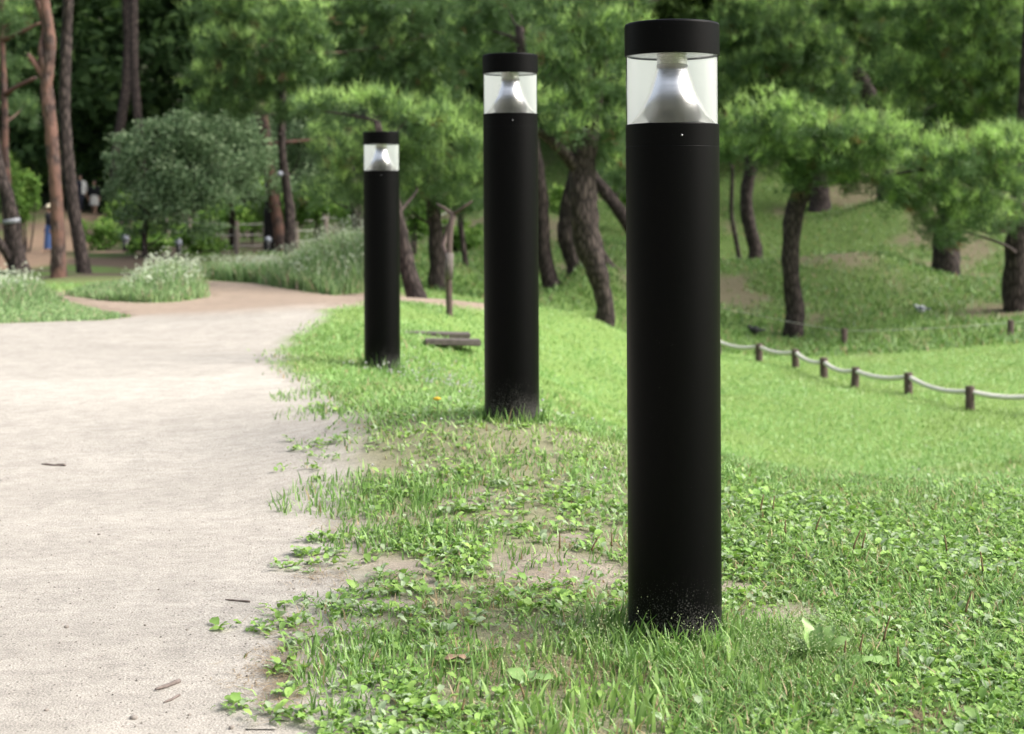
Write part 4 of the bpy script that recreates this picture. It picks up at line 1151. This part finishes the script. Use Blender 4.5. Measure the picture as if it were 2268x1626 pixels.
# ------------------------------------------------------------------ little path lights and the round lamp on the trunk
M_LAMPHEAD = simple('pale_lamp_head', (.22, .235, .28), .35, var=.1)
M_LAMPBODY = simple('black_lamp_body', (.01, .01, .011), .45)
for (px, row, d, lb) in [(396, 573, 40, 'small black path light with pale head right of the flower mound'), (278, 545, 47, 'small black path light at mid height of the shaded slope, left of the flower mound'), (243, 500, 55, 'smallest path light, farthest back beside the walkers')]:
    p = W(px, row, d); p[2] = float(hgt(np.array([p[0]]), np.array([p[1]]))[0]); hs = 37 * d / F / .45
    th = thing('path_light', lb, 'path light', p, 'small path lights by the woodland path')
    obj('body', lathe_me('body', [(.075 * hs, -.1), (.075 * hs, .27 * hs), (.06 * hs, .275 * hs)], 20), M_LAMPBODY, th)
    obj('lamp_head', lathe_me('lamp_head', [(.085 * hs, .276 * hs), (.09 * hs, .29 * hs), (.09 * hs, .40 * hs), (.07 * hs, .43 * hs), (.02 * hs, .45 * hs)], 20), M_LAMPHEAD, th)
p = W(620, 385, 35.0)
lp = thing('tree_lamp', 'small white round lamp fixed to the slender red trunk', 'lamp', p)
obj('globe', lathe_me('globe', [(.015, -.07), (.045, -.058), (.066, -.027), (.070, 0), (.064, .03), (.041, .06), (.0, .070)], 20, close=False), M_LAMPHEAD, lp)
obj('bracket', tube_me('bracket', [(0.03, .05, 0), (.10, .30, .0), (.12, .42, 0)], [.018] * 3, 8), M_LAMPBODY, lp)
p = W(594, 552, 40)
p[2] = float(hgt(np.array([p[0]]), np.array([p[1]]))[0])
gl = thing('path_light', 'whitish globe path light half sunk in the tall grass', 'path light', p, 'small path lights by the woodland path')
obj('body', lathe_me('body', [(.05, -.1), (.05, .30), (.04, .31)], 16), M_LAMPBODY, gl)
obj('lamp_head', lathe_me('lamp_head', [(.03, .312), (.07, .34), (.09, .40), (.08, .46), (.04, .49), (0, .495)], 20, close=False), M_LAMPHEAD, gl)

# ------------------------------------------------------------------ birds
def bird(label, px, row, d, face, body_c, tail_c, belly_c, scale):
    p = W(px, row, d); p[2] = float(hgt(np.array([p[0]]), np.array([p[1]]))[0]) + .03
    th = thing('bird', label, 'bird', p); th.rotation_euler = (0, 0, face); th.scale = (scale,) * 3
    mb = simple('bird_body', body_c, .6); mtl = simple('bird_tail', tail_c, .5); ml = simple('bird_belly', belly_c, .7)
    prof = catmull(np.array([[-.11, 0, .115, .012], [-.08, 0, .112, .04], [-.03, 0, .105, .078], [.03, 0, .11, .074], [.075, 0, .14, .040], [.10, 0, .165, .034], [.125, 0, .172, .030], [.145, 0, .168, .012]]), 3)
    obj('body', tube_me('body', prof[:, :3], np.maximum(prof[:, 3], .004), 12), mb, th)
    obj('beak', tube_me('beak', [(.142, 0, .168), (.18, 0, .160)], [.008, .001], 8), M_LAMPBODY, th)
    obj('tail', tube_me('tail', [(-.09, 0, .11), (-.14, 0, .105), (-.20, 0, .10)], [.024, .022, .012], 8), mtl, th)
    for s in (-1, 1):
        o = obj('wing', tube_me('wing', catmull(np.array([(.05, s * .048, .13), (-.02, s * .06, .125), (-.10, s * .035, .12)]), 3), [.02, .026, .03, .03, .026, .018, .006], 8), ml, th)
        obj('leg', tube_me('leg', [(.0, s * .022, .07), (.01, s * .022, -.05)], [.006, .005], 6), M_LAMPBODY, th)
bird('small bird with grey white body and dark end, alone on the right slope', 2040, 700, 30, R(165), (.42, .44, .46), (.03, .04, .07), (.05, .06, .09), 1.0)
bird('small black bird low in the grass left of the straight pine', 1672, 752, 28.4, R(185), (.012, .014, .014), (.02, .03, .025), (.012, .014, .014), 1.05)

# ------------------------------------------------------------------ people far off on the woodland path
M_SKIN = simple('skin', (.45, .28, .2), .6)
M_HAIR = simple('dark_hair', (.012, .010, .009), .6)
def cloth(name, c): return simple(name, c, .85, var=.12, scale=25)
def person(label, px, row, d, face, H, top_c, low_c, skirt=None, jacket=None, hat=None, stride=.12, skin_arm=False):
    p = W(px, row, d); p[2] = float(hgt(np.array([p[0]]), np.array([p[1]]))[0])
    th = thing('person', label, 'person', p); th.rotation_euler = (0, 0, face)
    k = H / 1.70
    J = {}; E = []; Rr = {}
    def j(n, co, r): J[n] = (len(J), [c * k for c in co]); Rr[n] = r * k
    j('pelvis', (0, 0, .95), .13); j('waist', (0, 0, 1.08), .115); j('chest', (0, 0, 1.28), .135); j('neck', (0, 0, 1.43), .055); j('head0', (.01, 0, 1.50), .07); j('head', (.02, 0, 1.59), .095); j('crown', (.0, 0, 1.67), .06)
    for s, nm in ((1, 'l'), (-1, 'r')):
        st = stride * s
        j('hip' + nm, (0, .09 * s, .90), .095); j('knee' + nm, (.5 * st + .03, .095 * s, .50), .058); j('ankle' + nm, (st, .095 * s, .09), .038); j('toe' + nm, (st + .16, .10 * s, .03), .03)
        j('sh' + nm, (0, .17 * s, 1.37), .062); j('elbow' + nm, (-.3 * st - .02, .235 * s, 1.10), .04); j('wrist' + nm, (-.8 * st + .05, .23 * s, .87), .027); j('palm' + nm, (-.8 * st + .065, .23 * s, .80), .030)
        for q in range(4): j('f%d%s' % (q, nm), (-.8 * st + .055 + .018 * q - .01, .235 * s, .715 + .008 * abs(q - 1.5)), .009)
        j('th' + nm, (-.8 * st + .11, .22 * s, .765), .010)
    e = [('pelvis', 'waist'), ('waist', 'chest'), ('chest', 'neck'), ('neck', 'head0'), ('head0', 'head'), ('head', 'crown')]
    for nm in 'lr':
        e += [('pelvis', 'hip' + nm), ('hip' + nm, 'knee' + nm), ('knee' + nm, 'ankle' + nm), ('ankle' + nm, 'toe' + nm), ('chest', 'sh' + nm), ('sh' + nm, 'elbow' + nm), ('elbow' + nm, 'wrist' + nm), ('wrist' + nm, 'palm' + nm), ('palm' + nm, 'th' + nm)]
        e += [('palm' + nm, 'f%d%s' % (q, nm)) for q in range(4)]
    me = bpy.data.meshes.new('body')
    me.from_pydata([J[n][1] for n in J], [(J[a_][0], J[b_][0]) for a_, b_ in e], [])
    o = obj('body', me, M_SKIN, th)
    sk = o.modifiers.new('skin', 'SKIN'); sk.use_smooth_shade = True
    lay = me.skin_vertices[0].data
    for n in J:
        lay[J[n][0]].radius = (Rr[n], Rr[n]); lay[J[n][0]].use_root = (n == 'pelvis')
    sb = o.modifiers.new('sub', 'SUBSURF'); sb.levels = 1; sb.render_levels = 1
    P3 = lambda n: np.array(J[n][1])
    mt = cloth('top_cloth', top_c); ml = cloth('lower_cloth', low_c)
    def flat_lathe(name, prof, mat, sy=1.0, sx=.72):
        me2 = lathe_me(name, [(r * k, z * k) for r, z in prof], 20, close=False)
        oo = obj(name, me2, mat, th); oo.scale = (sx, sy, 1); return oo
    flat_lathe('shirt', [(.165, .98), (.165, 1.08), (.175, 1.20), (.19, 1.33), (.17, 1.40), (.08, 1.445)], mt, 1.05, .85)
    for nm in 'lr':
        obj('sleeve', tube_me('sleeve', [P3('sh' + nm) + [0, 0, .02 * k], P3('elbow' + nm), (P3('elbow' + nm) * .3 + P3('wrist' + nm) * .7)], [.078 * k, .056 * k, .045 * k], 10), cloth('jacket_cloth', jacket) if jacket else mt, th)
    if skirt:
        flat_lathe('skirt', [(.235 if skirt > .6 else .2, .95 - skirt), (.2, .95 - skirt * .5), (.175, .93), (.15, 1.05)], ml, 1.05, .9)
    else:
        for nm in 'lr':
            obj('trouser_leg', tube_me('trouser_leg', [P3('hip' + nm) + [0, 0, .06 * k], P3('knee' + nm), P3('ankle' + nm)], [.118 * k, .078 * k, .06 * k], 12), ml, th)
        flat_lathe('waistband', [(.16, .84), (.18, .92), (.16, 1.03)], ml, 1.05, .85)
    if jacket:
        jm = cloth('jacket_cloth', jacket)
        for s in (-1, 1):
            a = np.linspace(R(35), R(180), 12) * s
            V = np.vstack([np.c_[np.cos(a) * r * k * .9, np.sin(a) * r * k * 1.1, np.full(12, z * k)] for r, z in [(.20, .84), (.19, 1.05), (.205, 1.3), (.15, 1.43)]])
            f = [[i * 12 + q_, i * 12 + q_ + 1, (i + 1) * 12 + q_ + 1, (i + 1) * 12 + q_] for i in range(3) for q_ in range(11)]
            obj('jacket_half', mesh_np('jacket_half', V, np.array(f).ravel(), np.full(len(f), 4), None, True), jm, th)
    hp = [(.085, 1.53), (.108, 1.58), (.108, 1.63), (.08, 1.69), (.0, 1.71)]
    ho = flat_lathe('hair', hp, M_HAIR, .95, .95); ho.location = (-.025 * k, 0, 0)
    obj('nose', tube_me('nose', [(.105 * k, 0, 1.60 * k), (.128 * k, 0, 1.575 * k)], [.008 * k, .014 * k], 6), M_SKIN, th)
    if hat:
        flat_lathe('hat', [(.19, 1.63), (.19, 1.64), (.115, 1.655), (.11, 1.72), (.07, 1.75), (0, 1.755)], cloth('hat_straw', hat), 1, 1)
    return th
person('person in black top, long blue skirt and cream hat beside the reddish forked trunk', 110, 560, 50, R(200), 1.62, (.012, .012, .016), (.055, .10, .24), skirt=.80, hat=(.62, .56, .40))
person('person in open white jacket over dark clothes walking down the woodland path', 178, 472, 66, R(262), 1.74, (.012, .014, .03), (.015, .016, .03), jacket=(.62, .62, .60), stride=.16)
person('person in black top and short white skirt walking next to the white jacket', 209, 480, 67, R(268), 1.66, (.010, .010, .014), (.68, .66, .62), skirt=.42, stride=.14)
person('person in dim grey clothes following behind the white skirted walker', 222, 462, 75, R(268), 1.72, (.06, .05, .055), (.02, .02, .024), stride=.12)
person('person in dull pink top half hidden among bushes at far left', 66, 452, 66, R(300), 1.65, (.30, .10, .15), (.10, .10, .11), stride=.08)

# ------------------------------------------------------------------ small things on the path and in the grass
M_TWIG = simple('grey_twig', (.16, .13, .115), .85, var=.3, scale=60, bump=.3)
def twig(label, a, b, r, knob=True):
    A = G(a[0] * s, a[1] * s); B = G(b[0] * s, b[1] * s)
    za = float(hgt(np.array([A[0]]), np.array([A[1]]))[0]) + .008; zb = float(hgt(np.array([B[0]]), np.array([B[1]]))[0]) + .008
    p0 = np.array([*A, za + r]); p1 = np.array([*B, zb + r])
    q = np.array([p0, p0 + (p1 - p0) * .2, p0 + (p1 - p0) * .5 + rng.normal(size=3) * r * .8, p0 + (p1 - p0) * .78, p1])
    rr = np.array([r * .45, r * .9, r, r * 1.05, r * 1.0])
    o = obj('twig', tube_me('twig', catmull(q - p0, 3), np.interp(np.linspace(0, 4, 13), range(5), rr), 8, .2, 3), M_TWIG, None, p0)
    tag(o, label, 'twig', 'fallen twigs on the sand')
    return o
twig('thicker grey twig lying on the sand at lower left', (455, 2034), (526, 2009), .0065)
twig('thin short twig just below the thicker one on the sand', (480, 2070), (526, 2048), .004)
twig('thin straight twig on sand left of the coarse grass edge', (660, 1769), (732, 1776), .004)
twig('dark twig lying flat farther up the path near left edge', (122, 1352), (192, 1354), .007)
M_PEB = simple('pebble', (.26, .23, .20), .85, var=.3, scale=40, bump=.3)
def pebble_me(seed):
    r2 = np.random.default_rng(seed)
    import bmesh
    bm = bmesh.new(); bmesh.ops.create_icosphere(bm, subdivisions=2, radius=1)
    sc = Vector((1, r2.uniform(.7, .95), r2.uniform(.45, .65)))
    for v in bm.verts:
        v.co = Vector((v.co.x * sc.x, v.co.y * sc.y, v.co.z * sc.z)) * (1 + r2.normal() * .07)
    me = bpy.data.meshes.new('pebble'); bm.to_mesh(me); bm.free()
    me.polygons.foreach_set('use_smooth', np.ones(len(me.polygons), bool))
    return me
PEB = [(392,2113,.013,'largest pale pebble by the lower left picture edge'),(195,1844,.010,'dark pebble on the open sand at left'),(465,1734,.006,'small dark pebble upper middle of the near sand'),(548,1855,.007,'small stone beside dry litter near the grass edge'),
       (290,1560,.008,'lone dark pebble far up the near sand'),(136,2090,.008,'low brown pebble near the bottom left corner'),(555,2104,.006,'little stone below the short twig'),(679,2143,.009,'pebble at bottom edge next to the leafy weeds'),(425,1840,.006,'small round stone right of the dark pebble')]
for i, (px, row, r, lb) in enumerate(PEB):
    q = G(px * s, row * s); z = float(hgt(np.array([q[0]]), np.array([q[1]]))[0])
    o = obj('pebble', pebble_me(i), M_PEB, None, (q[0], q[1], z + .008 + r * .3)); o.scale = (r,) * 3; o.rotation_euler = (0, 0, rng.random() * 6)
    tag(o, lb, 'pebble', 'pebbles lying on the path')
# loose grit: too many to count
x, y = scatter(24000, 3.7, 9.5, wl_, lambda y: .1 * y)
pd = poly_dist(x, y, PATH); k = (pd < -.05) & (rng.random(len(x)) < .25 + .75 * fbm(x * 2, y * 2, 91))
x, y = x[k], y[k]; z = hgt(x, y) + .007; n = len(x)
oc = np.array([(1, 0, 0), (0, 1, 0), (-1, 0, 0), (0, -1, 0), (0, 0, 1)], float)
rr = .0014 + .0048 * rng.random(n) ** 5
rot = rng.random(n) * 6.283
ov = np.repeat(oc[None], n, 0) * (.7 + .6 * rng.random((n, 5, 1)))
ov = np.stack([ov[..., 0] * np.cos(rot)[:, None] - ov[..., 1] * np.sin(rot)[:, None], ov[..., 0] * np.sin(rot)[:, None] + ov[..., 1] * np.cos(rot)[:, None], ov[..., 2] * .8], -1) * rr[:, None, None]
ov += np.c_[x, y, z][:, None, :]
of = np.array([(0, 1, 4), (1, 2, 4), (2, 3, 4), (3, 0, 4)])
gc = np.array([.33, .29, .25]) * (.35 + .9 * rng.random((n, 1)))
tag(obj('grit', mesh_np('grit', ov.reshape(-1, 3), (of[None] + (np.arange(n) * 5)[:, None, None]).ravel(), np.full(n * 4, 3), np.repeat(gc, 5, 0)), M_GROUND), 'loose sand grains and grit on the path', kind='stuff')

# plantain spikes: upright brown seed spikes above the weeds
M_SPIKE = simple('brown_seed_spike', (.17, .12, .055), .8, var=.4, scale=200, bump=.5, bscale=300)
M_STALK = simple('green_stalk', (.12, .2, .05), .6)
def spike(label, px, row, h, lean):
    q = G(px, row); z = float(hgt(np.array([q[0]]), np.array([q[1]]))[0])
    th = thing('seed_spike', label, 'seed spike', (q[0], q[1], z), 'brown seed spikes among the weeds')
    P = catmull(np.array([(0, 0, -.01), (lean * .3, 0, h * .35), (lean * .7, .005, h * .7), (lean * 1.25, .008, h)]), 4)
    obj('stalk', tube_me('stalk', P[:7], np.full(7, .0016), 6), M_STALK, th)
    obj('spike', tube_me('spike', P[6:], np.linspace(.0042, .0028, len(P) - 6), 8, .3, 5), M_SPIKE, th)
SP = [(1948,1480,.17,.03,'tall brown seed spike right of the broad leaved plant'),(1990,1530,.13,.0,'seed spike just above the dry straw patch'),(1900,1490,.12,.015,'greenish brown spike left of the tall seed spike'),(1870,1490,.10,.005,'short seed spike above the long drooping leaf'),
      (1880,1270,.16,.04,'curved seed spike amid the weeds, middle of the right meadow'),(1905,1260,.13,.02,'seed spike next to the curved one in the right meadow'),(2100,1265,.13,-.01,'isolated dark seed spike at far right weeds'),(2180,1320,.16,-.01,'long stalked seed spike nearest the right edge'),
      (1680,1190,.15,.02,'seed spike close to the nearest bollard on its right'),(1710,1180,.13,.01,'second seed spike right of the nearest bollard'),(1740,1230,.12,.0,'lower spike below the pair beside the nearest bollard'),(2130,1410,.15,.03,'seed spike over dark leaves in lower right weeds'),
      (1240,1270,.13,.0,'thin brown spike left of the nearest bollard'),(1355,1260,.12,.0,'brown spike standing against left side of nearest bollard'),(1300,1270,.12,.04,'leaning brown spike between the two left ones'),(1800,1225,.13,.03,'slanted seed spike beyond the bare strip'),(1020,1600,.07,.01,'stubby seed spike in the leaves at bottom centre'),(1170,1590,.10,-.02,'seed spike at the bottom edge left of the nearest bollard')]
for (px, row, h, ln, lb) in SP: spike(lb, px, row, h, ln)

# the upright broad-leaved plant right of the nearest bollard
M_BROAD = simple('broad_leaf', (.22, .36, .11), .45, var=.07, scale=30)
def plant(label, px, row, specs, name='broad_leaved_plant'):
    q = G(px, row); z = float(hgt(np.array([q[0]]), np.array([q[1]]))[0])
    th = thing(name, label, 'plant', (q[0], q[1], z))
    for (az, pitch, L, wd) in specs:
        v, f, s_, c = leaves(np.array([[0, 0, .01]]), np.array([R(az)]), np.array([R(pitch)]), np.array([L]), np.array([[.17, .32, .07]]), np.array([wd]))
        obj('leaf', mesh_np('leaf', v, f, s_, c, True), M_BROAD, th)
plant('upright pale green plant with long smooth leaves right of the nearest bollard', 1798, 1478,
      [(20, 55, .15, .75), (60, 60, .14, .8), (110, 72, .15, .7), (150, 50, .12, .8), (-10, 35, .17, .5), (200, 40, .10, .8), (10, 75, .13, .8), (-60, 45, .09, .8)])
plant('single long pale leaf drooping over the grass, right of the upright plant', 1852, 1490, [(-8, 8, .19, .45), (170, 30, .07, .6)])
plant('grey green toothed leaf lying in the grass left of the nearest bollard', 1168, 1520, [(-30, 18, .10, .8), (150, 25, .08, .9), (70, 20, .07, .9)])
plant('large round leaf cluster at the foot of the nearest bollard', 1560, 1440, [(-20, 12, .11, 1.2), (200, 14, .10, 1.1), (-80, 20, .09, 1.2)])
# dry leaf, dandelion, clover heads
M_DRY = simple('dry_leaf', (.23, .155, .10), .8, var=.3, scale=40)
q = G(1012, 1481); z = float(hgt(np.array([q[0]]), np.array([q[1]]))[0])
v, f, s_, c = leaves(np.array([[0, 0, .0]]), np.array([R(8)]), np.array([R(4)]), np.array([.11]), np.array([[.4, .25, .12]]), np.array([.6]))
tag(obj('dry_leaf', mesh_np('dry_leaf', v, f, s_, c, True), M_DRY, None, (q[0] - .06, q[1], z + .02)), 'orange brown dry leaf in the grass left of the nearest bollard', 'leaf')
M_YEL = simple('yellow_petals', (.75, .5, .03), .7)
q = G(968, 960, .08); z = float(hgt(np.array([q[0]]), np.array([q[1]]))[0])
fl = thing('yellow_flower', 'single yellow flower in the grass below the middle bollard', 'flower', (q[0], q[1], z))
obj('stalk', tube_me('stalk', [(0, 0, 0), (.004, 0, .05), (.006, 0, .085)], [.0025] * 3, 6), M_STALK, fl)
obj('petals', lathe_me('petals', [(.004, .082), (.022, .088), (.026, .095), (.014, .102), (0, .104)], 14, close=False), M_YEL, fl)
n = 520
x = np.r_[rng.normal(-.55, .35, 200), rng.uniform(.5, 8, 120), rng.uniform(-1.2, 1.0, 30)]; y = np.r_[rng.normal(12.9, .7, 200), rng.uniform(10, 22, 120), rng.uniform(7, 11, 30)]
k = poly_dist(x, y, PATH) > .2; x, y = x[k], y[k]; n = len(x)
z = hgt(x, y) + .07 + .05 * rng.random(n); r0 = .006 + .006 * rng.random(n)
oc6 = np.array([(1, 0, 0), (0, 1, 0), (-1, 0, 0), (0, -1, 0), (0, 0, .9), (0, 0, -.8)], float)
of6 = np.array([(0, 1, 4), (1, 2, 4), (2, 3, 4), (3, 0, 4), (1, 0, 5), (2, 1, 5), (3, 2, 5), (0, 3, 5)])
cv = oc6[None] * r0[:, None, None] + np.c_[x, y, z][:, None, :]
tag(obj('clover_flowers', mesh_np('clover_flowers', cv.reshape(-1, 3), (of6[None] + (np.arange(n) * 6)[:, None, None]).ravel(), np.full(n * 8, 3), np.full((n * 6, 3), .50)), M_GRASS), 'tiny white clover heads dotted through the lawn', kind='stuff')
